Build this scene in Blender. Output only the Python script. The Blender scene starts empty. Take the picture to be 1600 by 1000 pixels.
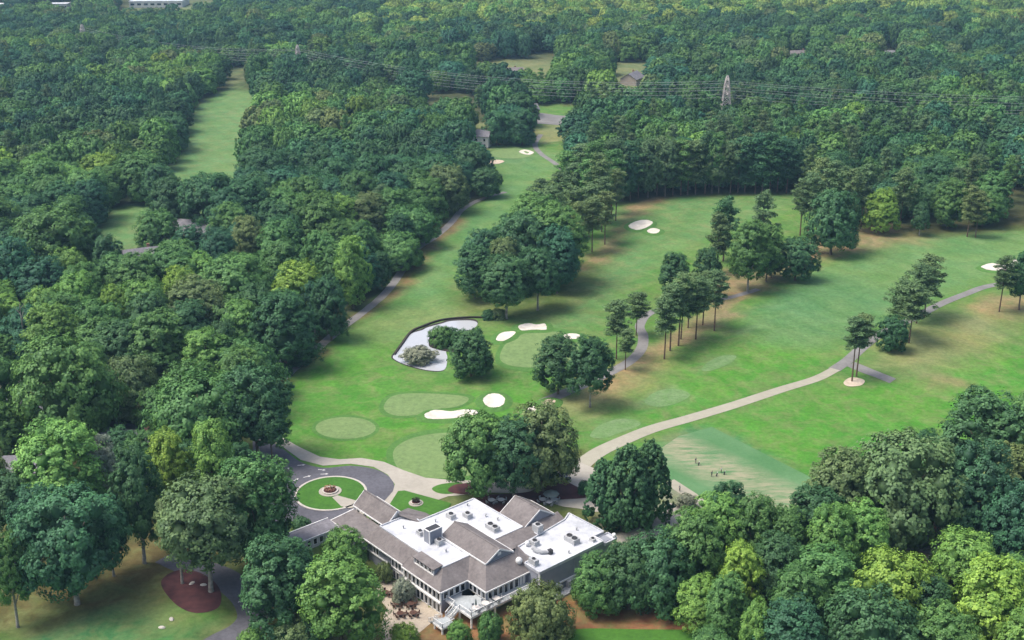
import bpy, bmesh, math, random
import numpy as np
from mathutils import Vector, Matrix
from mathutils.geometry import delaunay_2d_cdt

SC = bpy.context.scene
COL = SC.collection
RAD = math.radians

# ------------------------------------------------------------------ camera
FOC, PITCH, CAM_H = 1870.0, RAD(20.3), 140.0      # focal length in 1600-px units
CP, SP = math.cos(PITCH), math.sin(PITCH)
cam = bpy.data.cameras.new('camera')
cam.sensor_width = 36.0
cam.lens = 36.0 * FOC / 1600.0
cam.clip_start, cam.clip_end = 1.0, 20000.0
cam_ob = bpy.data.objects.new('camera', cam)
COL.objects.link(cam_ob)
cam_ob.location = (0, 0, CAM_H)
cam_ob.rotation_euler = (math.pi / 2 - PITCH, 0, 0)
SC.camera = cam_ob

# ------------------------------------------------------------------ light: bright hazy day, sun high on the left
SUN_EL, SUN_AZ = RAD(62), RAD(-95)                 # azimuth from +Y, clockwise positive
world = bpy.data.worlds.new('World')
SC.world = world
world.use_nodes = True
wn = world.node_tree.nodes
bg = wn['Background']
sky = wn.new('ShaderNodeTexSky')
sky.sky_type = 'NISHITA'
sky.sun_disc = False
sky.sun_elevation = SUN_EL
sky.sun_rotation = SUN_AZ
sky.altitude = 200
sky.air_density = 1.0
sky.dust_density = 6.0
sky.ozone_density = 0.6
world.node_tree.links.new(sky.outputs[0], bg.inputs[0])
bg.inputs[1].default_value = 0.15
sun = bpy.data.lights.new('sun', 'SUN')
sun.energy = 1.85
sun.angle = RAD(24)
sun.color = (1.0, 0.955, 0.88)
sun_ob = bpy.data.objects.new('sun', sun)
COL.objects.link(sun_ob)
to_sun = Vector((math.sin(SUN_AZ) * math.cos(SUN_EL), math.cos(SUN_AZ) * math.cos(SUN_EL), math.sin(SUN_EL)))
sun_ob.rotation_euler = to_sun.to_track_quat('Z', 'Y').to_euler()
sun_ob.location = to_sun * 500
SC.view_settings.view_transform = 'Standard'
SC.view_settings.look = 'None'
SC.view_settings.gamma = 1.0
SC.view_settings.exposure = 0.66
SC.view_settings.use_curve_mapping = False
SC.cycles.max_bounces = 6
SC.cycles.diffuse_bounces = 3
SC.cycles.glossy_bounces = 2
SC.cycles.transmission_bounces = 3
SC.cycles.volume_bounces = 0
SC.cycles.use_denoising = True

# ------------------------------------------------------------------ terrain height and pixel -> ground
BA = RAD(41)                                        # clubhouse axes
E1 = np.array([math.sin(BA), -math.cos(BA)])
E2 = np.array([math.cos(BA), math.sin(BA)])

def ray(x, y):
    u, v = (x - 800) / FOC, (500 - y) / FOC
    return u, CP + v * SP, -SP + v * CP

def px0(x, y, z=0.0):
    d = ray(x, y)
    t = (z - CAM_H) / d[2]
    return d[0] * t, d[1] * t

BO = np.array(px0(440 + 755 / 2.963, 740 + 425 / 2.963, 5.0))   # clubhouse origin

def sst(a, b, x):
    t = np.clip((x - a) / (b - a), 0, 1)
    return t * t * (3 - 2 * t)

BUNKERS_PX = []      # filled below, hollows in the terrain

def height(x, y):
    x = np.asarray(x, float); y = np.asarray(y, float)
    z = 0.45 * np.sin(x / 19 + 1.3) * np.sin(y / 27 + .4) + 0.5 * np.sin(x / 43 - y / 61) + .25 * np.sin(x / 11 - y / 14 + 2)
    near = sst(300, 345, y)
    z = z * near
    s = (x - BO[0]) * E1[0] + (y - BO[1]) * E1[1]
    t = (x - BO[0]) * E2[0] + (y - BO[1]) * E2[1]
    a = sst(-34, -22, s) * (1 - sst(-3.0, 0.0, t)) * (1 - sst(20, 50, -t))
    b = sst(7.5, 9.5, s) * (1 - sst(24, 40, t)) * (1 - sst(25, 60, s)) * (1 - sst(20, 50, -t))
    return z - 3.0 * np.maximum(a, b)

def gp(x, y, n=4):
    z = 0.0
    for _ in range(n):
        X, Y = px0(x, y, z)
        z = float(height(X, Y))
    return X, Y, z

def gpoly(pts):
    return [gp(*p)[:2] for p in pts]

def proj(X, Y, Z):
    r = (X, Y, Z - CAM_H)
    zc = r[1] * CP - r[2] * SP
    return 800 + FOC * r[0] / zc, 500 - FOC * (r[1] * SP + r[2] * CP) / zc

def smooth(pts, closed=True, n=6):
    out = []
    N = len(pts)
    rng = range(N) if closed else range(N - 1)
    for i in rng:
        if closed:
            p = [pts[(i + k) % N] for k in (-1, 0, 1, 2)]
        else:
            p = [pts[max(0, min(N - 1, i + k))] for k in (-1, 0, 1, 2)]
        for j in range(n):
            t = j / n
            q = []
            for d in range(2):
                a, b, c, e = (p[k][d] for k in range(4))
                q.append(0.5 * (2 * b + (c - a) * t + (2 * a - 5 * b + 4 * c - e) * t * t + (3 * b - a - 3 * c + e) * t ** 3))
            out.append(tuple(q))
    if not closed:
        out.append(tuple(pts[-1]))
    return out

def inside_dist(X, Y, poly):
    """signed distance (positive inside) of points to a polygon"""
    X = np.asarray(X, float); Y = np.asarray(Y, float)
    P = np.array(poly)
    ins = np.zeros(X.shape, bool)
    dm = np.full(X.shape, 1e18)
    n = len(P)
    for i in range(n):
        x0, y0 = P[i]; x1, y1 = P[(i + 1) % n]
        c = ((y0 > Y) != (y1 > Y))
        with np.errstate(divide='ignore', invalid='ignore'):
            xi = (x1 - x0) * (Y - y0) / (y1 - y0 if y1 != y0 else 1e-9) + x0
        ins ^= c & (X < xi)
        dx, dy = x1 - x0, y1 - y0
        L = dx * dx + dy * dy + 1e-12
        t = np.clip(((X - x0) * dx + (Y - y0) * dy) / L, 0, 1)
        dm = np.minimum(dm, (X - x0 - t * dx) ** 2 + (Y - y0 - t * dy) ** 2)
    d = np.sqrt(dm)
    return np.where(ins, d, -d)

# ------------------------------------------------------------------ scene helpers
def tag(o, label=None, cat=None, group=None, kind=None):
    if label: o['label'] = label
    if cat: o['category'] = cat
    if group: o['group'] = group
    if kind: o['kind'] = kind
    return o

def link(name, mesh, parent=None, loc=None):
    o = bpy.data.objects.new(name, mesh)
    COL.objects.link(o)
    if parent: o.parent = parent
    if loc: o.location = loc
    return o

def empty(name, loc, rz=0.0):
    o = bpy.data.objects.new(name, None)
    COL.objects.link(o)
    o.location = loc
    o.rotation_euler[2] = rz
    o.empty_display_size = .5
    return o

class MB:
    """mesh collector"""
    def __init__(s):
        s.v, s.f, s.m = [], [], []
    def add(s, vs, fs, m=0):
        b = len(s.v)
        s.v += [tuple(v) for v in vs]
        s.f += [tuple(i + b for i in f) for f in fs]
        s.m += [m] * len(fs)
        return s
    def box(s, c, d, rz=0, m=0, M=None):
        hx, hy, hz = d[0] / 2, d[1] / 2, d[2] / 2
        ca, sa = math.cos(rz), math.sin(rz)
        vs = []
        for z in (-hz, hz):
            for x, y in ((-hx, -hy), (hx, -hy), (hx, hy), (-hx, hy)):
                vs.append((c[0] + x * ca - y * sa, c[1] + x * sa + y * ca, c[2] + z))
        return s.add(vs, [(3, 2, 1, 0), (4, 5, 6, 7), (0, 1, 5, 4), (1, 2, 6, 5), (2, 3, 7, 6), (3, 0, 4, 7)], m)
    def bar(s, a, b, w, h=None, m=0, up=(0, 0, 1)):
        h = h or w
        a, b = Vector(a), Vector(b)
        d = (b - a).normalized()
        u = Vector(up)
        if abs(d.dot(u)) > .98: u = Vector((1, 0, 0))
        r = d.cross(u).normalized(); u = r.cross(d)
        vs = []
        for p in (a, b):
            for i, j in ((-1, -1), (1, -1), (1, 1), (-1, 1)):
                vs.append(p + r * (i * w / 2) + u * (j * h / 2))
        return s.add(vs, [(3, 2, 1, 0), (4, 5, 6, 7), (0, 1, 5, 4), (1, 2, 6, 5), (2, 3, 7, 6), (3, 0, 4, 7)], m)
    def tube(s, pts, rads, n=6, m=0):
        pts = [Vector(p) for p in pts]
        rings = []
        for i, p in enumerate(pts):
            d = (pts[min(i + 1, len(pts) - 1)] - pts[max(i - 1, 0)]).normalized()
            u = Vector((0, 0, 1)) if abs(d.z) < .9 else Vector((1, 0, 0))
            r = d.cross(u).normalized(); u = r.cross(d)
            rings.append([p + (r * math.cos(2 * math.pi * k / n) + u * math.sin(2 * math.pi * k / n)) * rads[i] for k in range(n)])
        vs = [v for r in rings for v in r]
        fs = []
        for i in range(len(pts) - 1):
            for k in range(n):
                fs.append((i * n + k, i * n + (k + 1) % n, (i + 1) * n + (k + 1) % n, (i + 1) * n + k))
        fs.append(tuple(range(n - 1, -1, -1)))
        fs.append(tuple((len(pts) - 1) * n + k for k in range(n)))
        return s.add(vs, fs, m)
    def lathe(s, prof, c=(0, 0, 0), n=12, m=0):
        """profile of (radius, z)"""
        vs, fs = [], []
        for r, z in prof:
            for k in range(n):
                a = 2 * math.pi * k / n
                vs.append((c[0] + r * math.cos(a), c[1] + r * math.sin(a), c[2] + z))
        for i in range(len(prof) - 1):
            for k in range(n):
                fs.append((i * n + k, i * n + (k + 1) % n, (i + 1) * n + (k + 1) % n, (i + 1) * n + k))
        fs.append(tuple(range(n - 1, -1, -1)))
        fs.append(tuple((len(prof) - 1) * n + k for k in range(n)))
        return s.add(vs, fs, m)
    def prism(s, poly, z0, z1, m=0, mtop=None):
        n = len(poly)
        area = sum(poly[i][0] * poly[(i + 1) % n][1] - poly[(i + 1) % n][0] * poly[i][1] for i in range(n))
        if area < 0: poly = poly[::-1]
        vs = [(p[0], p[1], z0) for p in poly] + [(p[0], p[1], z1) for p in poly]
        s.add(vs, [tuple(range(n - 1, -1, -1))] + [(i, (i + 1) % n, n + (i + 1) % n, n + i) for i in range(n)], m)
        return s.add([(p[0], p[1], z1) for p in poly], [tuple(range(n))], m if mtop is None else mtop)
    def slab(s, poly, th, m=0):
        """planar 3-D polygon given a thickness downwards"""
        n = len(poly)
        P = [Vector(p) for p in poly]
        nrm = Vector((0, 0, 0))
        for i in range(n):
            nrm += P[i].cross(P[(i + 1) % n])
        if nrm.z < 0: P = P[::-1]
        vs = P + [p - Vector((0, 0, th)) for p in P]
        return s.add(vs, [tuple(range(n)), tuple(range(2 * n - 1, n - 1, -1))] + [(i, n + i, n + (i + 1) % n, (i + 1) % n) for i in range(n)], m)
    def mesh(s, name, mats, smooth_=False):
        me = bpy.data.meshes.new(name)
        me.from_pydata(s.v, [], s.f)
        for m in (mats if isinstance(mats, (list, tuple)) else [mats]):
            me.materials.append(m)
        me.polygons.foreach_set('material_index', s.m)
        if smooth_:
            me.polygons.foreach_set('use_smooth', [True] * len(s.f))
        me.update()
        return me
    def build(s, name, mats, parent=None, loc=None, smooth_=False):
        return link(name, s.mesh(name, mats, smooth_), parent, loc)

# ------------------------------------------------------------------ materials
def nt(m):
    m.use_nodes = True
    return m.node_tree.nodes, m.node_tree.links

def mixc(n, l, a, b, fac, mode='MIX'):
    x = n.new('ShaderNodeMix'); x.data_type = 'RGBA'; x.blend_type = mode
    for sock, val in ((x.inputs[6], a), (x.inputs[7], b)):
        if hasattr(val, 'links'): l.new(val, sock)
        else: sock.default_value = (*val, 1)
    if hasattr(fac, 'links'): l.new(fac, x.inputs[0])
    else: x.inputs[0].default_value = fac
    return x.outputs[2]

def noise(n, l, scale, detail=4, rough=.55, vec=None, lo=None, hi=None, dist=0.0):
    t = n.new('ShaderNodeTexNoise')
    t.inputs['Scale'].default_value = scale
    t.inputs['Detail'].default_value = detail
    t.inputs['Roughness'].default_value = rough
    t.inputs['Distortion'].default_value = dist
    if vec is not None: l.new(vec, t.inputs['Vector'])
    if lo is None: return t.outputs[0]
    r = n.new('ShaderNodeMapRange')
    r.inputs[1].default_value = lo; r.inputs[2].default_value = hi
    l.new(t.outputs[0], r.inputs[0])
    return r.outputs[0]

def objpos(n, world_=False):
    if world_:
        return n.new('ShaderNodeNewGeometry').outputs['Position']
    return n.new('ShaderNodeTexCoord').outputs['Object']

def mat(name, col, rough=.8, col2=None, scale=1.0, amount=1.0, bump=0.0, bscale=None, spec=.3, metal=0.0, fine=None, famp=.2):
    m = bpy.data.materials.new(name)
    n, l = nt(m)
    b = n['Principled BSDF']
    b.inputs['Roughness'].default_value = rough
    b.inputs['Specular IOR Level'].default_value = spec
    b.inputs['Metallic'].default_value = metal
    pos = objpos(n, True)
    if col2:
        f = noise(n, l, scale, 5, .6, pos, .35, .65)
        c = mixc(n, l, col, col2, f)
    else:
        c = mixc(n, l, col, tuple(x * .82 for x in col), noise(n, l, scale, 5, .6, pos, .35, .65))
    if fine:
        f2 = noise(n, l, fine, 3, .7, pos, .3, .7)
        g = n.new('ShaderNodeMix'); g.data_type = 'RGBA'; g.blend_type = 'MULTIPLY'
        g.inputs[0].default_value = 1
        l.new(c, g.inputs[6])
        v = n.new('ShaderNodeMapRange'); v.inputs[3].default_value = 1 - famp; v.inputs[4].default_value = 1 + famp * .85
        l.new(f2, v.inputs[0]); l.new(v.outputs[0], g.inputs[7])
        c = g.outputs[2]
    l.new(c, b.inputs['Base Color'])
    if bump:
        bp = n.new('ShaderNodeBump'); bp.inputs['Strength'].default_value = bump
        l.new(noise(n, l, bscale or scale * 4, 4, .6, pos), bp.inputs['Height'])
        l.new(bp.outputs[0], b.inputs['Normal'])
    return m

def leaf_material(name, instanced):
    m = bpy.data.materials.new(name)
    n, l = nt(m)
    n.remove(n['Principled BSDF'])
    out = n['Material Output']
    oi = n.new('ShaderNodeObjectInfo')
    if instanced:
        a = n.new('ShaderNodeAttribute'); a.attribute_type = 'INSTANCER'; a.attribute_name = 'tint'
        base = a.outputs['Color']
    else:
        base = oi.outputs['Color']
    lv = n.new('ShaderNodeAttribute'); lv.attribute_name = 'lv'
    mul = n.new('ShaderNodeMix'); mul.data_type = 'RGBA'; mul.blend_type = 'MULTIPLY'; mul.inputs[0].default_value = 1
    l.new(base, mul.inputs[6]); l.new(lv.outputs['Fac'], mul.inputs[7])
    # a drift of hue between clusters of leaves
    hs = n.new('ShaderNodeHueSaturation')
    mr = n.new('ShaderNodeMapRange'); mr.inputs[1].default_value = .6; mr.inputs[2].default_value = 1.45
    mr.inputs[3].default_value = .507; mr.inputs[4].default_value = .478
    l.new(lv.outputs['Fac'], mr.inputs[0]); l.new(mr.outputs[0], hs.inputs['Hue'])
    hs.inputs['Saturation'].default_value = 1.0
    l.new(mul.outputs[2], hs.inputs['Color'])
    d = n.new('ShaderNodeBsdfDiffuse'); tr = n.new('ShaderNodeBsdfTranslucent')
    gl = n.new('ShaderNodeBsdfGlossy'); gl.inputs['Roughness'].default_value = .55
    gl.inputs['Color'].default_value = (.8, .9, 1, 1)
    l.new(hs.outputs[0], d.inputs[0]); l.new(hs.outputs[0], tr.inputs[0])
    mx = n.new('ShaderNodeMixShader'); mx.inputs[0].default_value = .22
    l.new(d.outputs[0], mx.inputs[1]); l.new(tr.outputs[0], mx.inputs[2])
    m2 = n.new('ShaderNodeMixShader'); m2.inputs[0].default_value = .018
    l.new(mx.outputs[0], m2.inputs[1]); l.new(gl.outputs[0], m2.inputs[2])
    l.new(m2.outputs[0], out.inputs['Surface'])
    return m

M = {}
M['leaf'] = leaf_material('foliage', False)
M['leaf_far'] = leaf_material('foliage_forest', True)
M['bark'] = mat('bark', (.16, .13, .10), .9, (.09, .07, .055), 1.5, bump=.4, bscale=6)
M['bark_pine'] = mat('bark_pine', (.17, .11, .08), .9, (.09, .06, .045), 1.5, bump=.4, bscale=6)
M['bark_pale'] = mat('bark_pale', (.34, .32, .28), .9, (.2, .18, .15), 1.2, bump=.3, bscale=6)
M['asphalt'] = mat('asphalt', (.115, .115, .135), .9, (.085, .085, .10), .12, bump=.1, bscale=8, fine=1.2)
M['asphalt_path'] = mat('asphalt_path', (.215, .21, .205), .9, (.165, .16, .155), .15, fine=1.0, famp=.12)
M['concrete'] = mat('concrete', (.385, .36, .31), .9, (.33, .31, .265), .12, fine=.8, famp=.08, bump=.05, bscale=4)
M['concrete_path'] = mat('concrete_path', (.355, .34, .27), .9, (.30, .285, .225), .08, fine=.5, famp=.07)
M['kerb'] = mat('kerb', (.5, .47, .42), .9, (.42, .40, .36), .8)
M['sand'] = mat('sand', (.66, .62, .55), .95, (.53, .49, .42), .35, fine=1.2, famp=.12, bump=.5, bscale=1.8)
M['sand_dull'] = mat('sand_dull', (.55, .46, .36), .95, (.42, .35, .26), .3, fine=1.0)
M['green'] = mat('green_turf', (.155, .235, .085), .9, (.135, .215, .075), .10, fine=.7)
M['lawn'] = mat('lawn_turf', (.055, .16, .018), .9, (.04, .125, .014), .25, fine=1.3, bump=.3, bscale=4)
M['mulch'] = mat('mulch', (.095, .035, .035), .95, (.055, .022, .025), .5, fine=2.0, bump=.5, bscale=5)
M['clay'] = mat('clay', (.27, .11, .065), .95, (.19, .075, .045), .3, fine=1.4, bump=.4, bscale=3)
M['patio'] = mat('patio_stone', (.43, .37, .29), .9, (.35, .30, .24), .5, fine=2.0)
M['earth_dark'] = mat('earth_dark', (.05, .04, .035), .95, (.03, .027, .022), .4, fine=1.5)
M['white_roof'] = mat('white_roof', (.60, .61, .63), .75, (.42, .44, .48), .16, fine=.7, famp=.16)
M['white_paint'] = mat('white_paint', (.78, .78, .77), .6)
M['siding'] = mat('siding', (.27, .285, .33), .75, (.225, .24, .285), .4)
M['siding_pale'] = mat('siding_pale', (.62, .60, .57), .75)
M['brick'] = mat('brick', (.30, .17, .12), .9, (.22, .12, .09), 1.2)
M['glass'] = mat('window_glass', (.015, .017, .022), .08, spec=.6)
M['deck'] = mat('deck_boards', (.40, .43, .44), .8, (.33, .36, .37), .5, fine=2.0)
M['metal_grey'] = mat('metal_grey', (.42, .43, .44), .55, (.33, .34, .35), 1.0, spec=.5)
M['metal_dark'] = mat('metal_dark', (.05, .05, .055), .5)
M['metal_pale'] = mat('metal_pale', (.62, .63, .63), .5)
M['pylon'] = mat('pylon_steel', (.50, .46, .43), .6, (.40, .36, .34), .3)
M['cable'] = mat('cable', (.36, .39, .40), .6)
M['wood_dark'] = mat('wood_dark', (.10, .05, .035), .8, (.07, .035, .025), 2.0)
M['cloth_green'] = mat('cloth_green', (.16, .20, .19), .9)
M['cloth_cream'] = mat('cloth_cream', (.62, .58, .54), .9)
M['skin'] = mat('skin', (.45, .27, .19), .7)
M['hair'] = mat('hair', (.04, .03, .02), .8)
M['flower'] = mat('flower', (.40, .14, .13), .9, (.25, .22, .10), 2.0)
M['house_white'] = mat('house_white', (.62, .61, .60), .8)
M['house_tan'] = mat('house_tan', (.45, .37, .31), .8)
M['tyre'] = mat('tyre', (.02, .02, .02), .9)

def roof_material(name, c1, c2):
    m = mat(name, c1, .9, c2, .35, fine=1.6)
    n, l = nt(m)
    b = n['Principled BSDF']
    # courses of shingles: fine horizontal relief following height
    sep = n.new('ShaderNodeSeparateXYZ')
    l.new(objpos(n, True), sep.inputs[0])
    mm = n.new('ShaderNodeMath'); mm.operation = 'MULTIPLY'; mm.inputs[1].default_value = 7.0
    l.new(sep.outputs[2], mm.inputs[0])
    fr = n.new('ShaderNodeMath'); fr.operation = 'FRACT'
    l.new(mm.outputs[0], fr.inputs[0])
    bp = n.new('ShaderNodeBump'); bp.inputs['Strength'].default_value = .5; bp.inputs['Distance'].default_value = .05
    l.new(fr.outputs[0], bp.inputs['Height'])
    l.new(bp.outputs[0], b.inputs['Normal'])
    return m
M['shingle'] = roof_material('shingle', (.20, .182, .178), (.145, .130, .128))
M['shingle_grey'] = roof_material('shingle_grey', (.22, .21, .23), (.16, .155, .17))

def water_material():
    m = bpy.data.materials.new('pond_water')
    n, l = nt(m)
    b = n['Principled BSDF']
    b.inputs['Base Color'].default_value = (.42, .44, .47, 1)  # pale base colour stands in for the reflection of bright cloud
    b.inputs['Roughness'].default_value = .06
    b.inputs['IOR'].default_value = 1.33
    b.inputs['Specular IOR Level'].default_value = 1.0
    bp = n.new('ShaderNodeBump'); bp.inputs['Strength'].default_value = .25; bp.inputs['Distance'].default_value = .05
    l.new(noise(n, l, 1.3, 3, .6, objpos(n, True)), bp.inputs['Height'])
    l.new(bp.outputs[0], b.inputs['Normal'])
    return m
M['water'] = water_material()

def ground_material():
    m = bpy.data.materials.new('ground_grass')
    n, l = nt(m)
    b = n['Principled BSDF']
    b.inputs['Roughness'].default_value = .95
    b.inputs['Specular IOR Level'].default_value = .1
    pos = objpos(n, True)
    a = n.new('ShaderNodeAttribute'); a.attribute_name = 'turf'
    w = n.new('ShaderNodeAttribute'); w.attribute_name = 'wear'
    c = a.outputs['Color']
    # hue drift of the turf, then dry blotches, then mowing grain
    big = noise(n, l, .035, 5, .6, pos, .38, .62, .6)
    c = mixc(n, l, c, mixc(n, l, c, (1.22, 1.05, .95), 1.0, 'MULTIPLY'), big)
    mid = noise(n, l, .16, 6, .65, pos, .42, .66, .8)
    mf = n.new('ShaderNodeMath'); mf.operation = 'MULTIPLY'
    l.new(mid, mf.inputs[0]); l.new(w.outputs['Fac'], mf.inputs[1])
    c = mixc(n, l, c, (.185, .205, .085), mf.outputs[0])
    # mowing bands
    dtm = n.new('ShaderNodeVectorMath'); dtm.operation = 'DOT_PRODUCT'; dtm.inputs[1].default_value = (.62, .34, 0)
    l.new(pos, dtm.inputs[0])
    sn = n.new('ShaderNodeMath'); sn.operation = 'SINE'; l.new(dtm.outputs['Value'], sn.inputs[0])
    mr_ = n.new('ShaderNodeMapRange'); mr_.inputs[1].default_value = -.5; mr_.inputs[2].default_value = .5; mr_.inputs[3].default_value = .97; mr_.inputs[4].default_value = 1.03
    l.new(sn.outputs[0], mr_.inputs[0])
    c = mixc(n, l, c, mixc(n, l, c, mr_.outputs[0], 1.0, 'MULTIPLY'), 1.0)
    mo = noise(n, l, .055, 6, .7, pos, .36, .64, 1.2)
    c = mixc(n, l, c, mixc(n, l, c, (.64, .80, .66), 1.0, 'MULTIPLY'), mo)
    v = n.new('ShaderNodeMapRange'); v.inputs[3].default_value = .76; v.inputs[4].default_value = 1.24
    l.new(noise(n, l, .75, 6, .75, pos, .3, .7), v.inputs[0])
    g = n.new('ShaderNodeMix'); g.data_type = 'RGBA'; g.blend_type = 'MULTIPLY'; g.inputs[0].default_value = 1
    l.new(c, g.inputs[6]); l.new(v.outputs[0], g.inputs[7])
    l.new(g.outputs[2], b.inputs['Base Color'])
    bp = n.new('ShaderNodeBump'); bp.inputs['Strength'].default_value = .35; bp.inputs['Distance'].default_value = .3
    l.new(noise(n, l, 1.1, 5, .7, pos), bp.inputs['Height'])
    l.new(bp.outputs[0], b.inputs['Normal'])
    return m
M['ground'] = ground_material()

# ================================================================== the ground
OPEN_COURSE = [(748, 250), (765, 228), (838, 216), (830, 192), (800, 168), (905, 166), (898, 190), (893, 225), (896, 262), (905, 300), (965, 318),
               (1100, 303), (1235, 301), (1300, 340), (1420, 362), (1500, 362), (1600, 356), (1800, 345), (2000, 560), (1800, 728),
               (1600, 742), (1480, 752), (1400, 795), (1300, 838), (1200, 862), (1100, 862), (1060, 900), (1090, 960), (1130, 1010), (1100, 1250),
               (-300, 1250), (-300, 705), (0, 700), (230, 690), (395, 690), (425, 600), (445, 578), (490, 552), (545, 505), (600, 458),
               (640, 408), (660, 378), (700, 354), (722, 328), (768, 305)]
OPEN_LEFT = [(352, 140), (398, 140), (408, 165), (404, 205), (396, 245), (388, 290), (372, 335), (330, 345), (262, 366), (240, 410), (215, 430), (180, 415), (160, 352),
             (214, 308), (264, 268), (292, 222), (306, 175), (325, 156)]
OPEN_FAR = [[(736, 192), (766, 192), (766, 256), (738, 262)], [(745, 98), (835, 94), (850, 85), (875, 88), (860, 138), (738, 142)],
            [(958, 100), (1010, 98), (1015, 160), (955, 162)],
            [(670, 160), (730, 158), (740, 195), (670, 198)],
            [(1228, 86), (1262, 86), (1264, 118), (1228, 118)],
            [(1375, 80), (1405, 80), (1408, 118), (1372, 118)],
            [(190, -6), (310, -6), (300, 42), (180, 40)],
            [(60, 4), (120, 2), (120, 34), (60, 36)], [(-30, 4), (10, 4), (12, 40), (-30, 42)],
            [(300, -2), (340, -4), (340, 30), (296, 32)],
            [(362, 108), (376, 108), (382, 134), (358, 134)],
            [(198, 385), (240, 385), (236, 462), (196, 462)], [(280, 345), (325, 345), (325, 400), (275, 400)],
            [(-20, 585), (36, 590), (36, 640), (-20, 650)]]
COURSE_G = gpoly(OPEN_COURSE)
LEFT_G = gpoly(OPEN_LEFT)
FAR_G = [gpoly(p) for p in OPEN_FAR]

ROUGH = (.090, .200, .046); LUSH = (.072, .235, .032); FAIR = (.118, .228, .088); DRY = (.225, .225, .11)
STRAW = (.265, .195, .115); FLOOR = (.060, .068, .034); BROWN = (.088, .080, .036); BLUEG = (.070, .178, .088); PALE = (.15, .235, .12)
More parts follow.
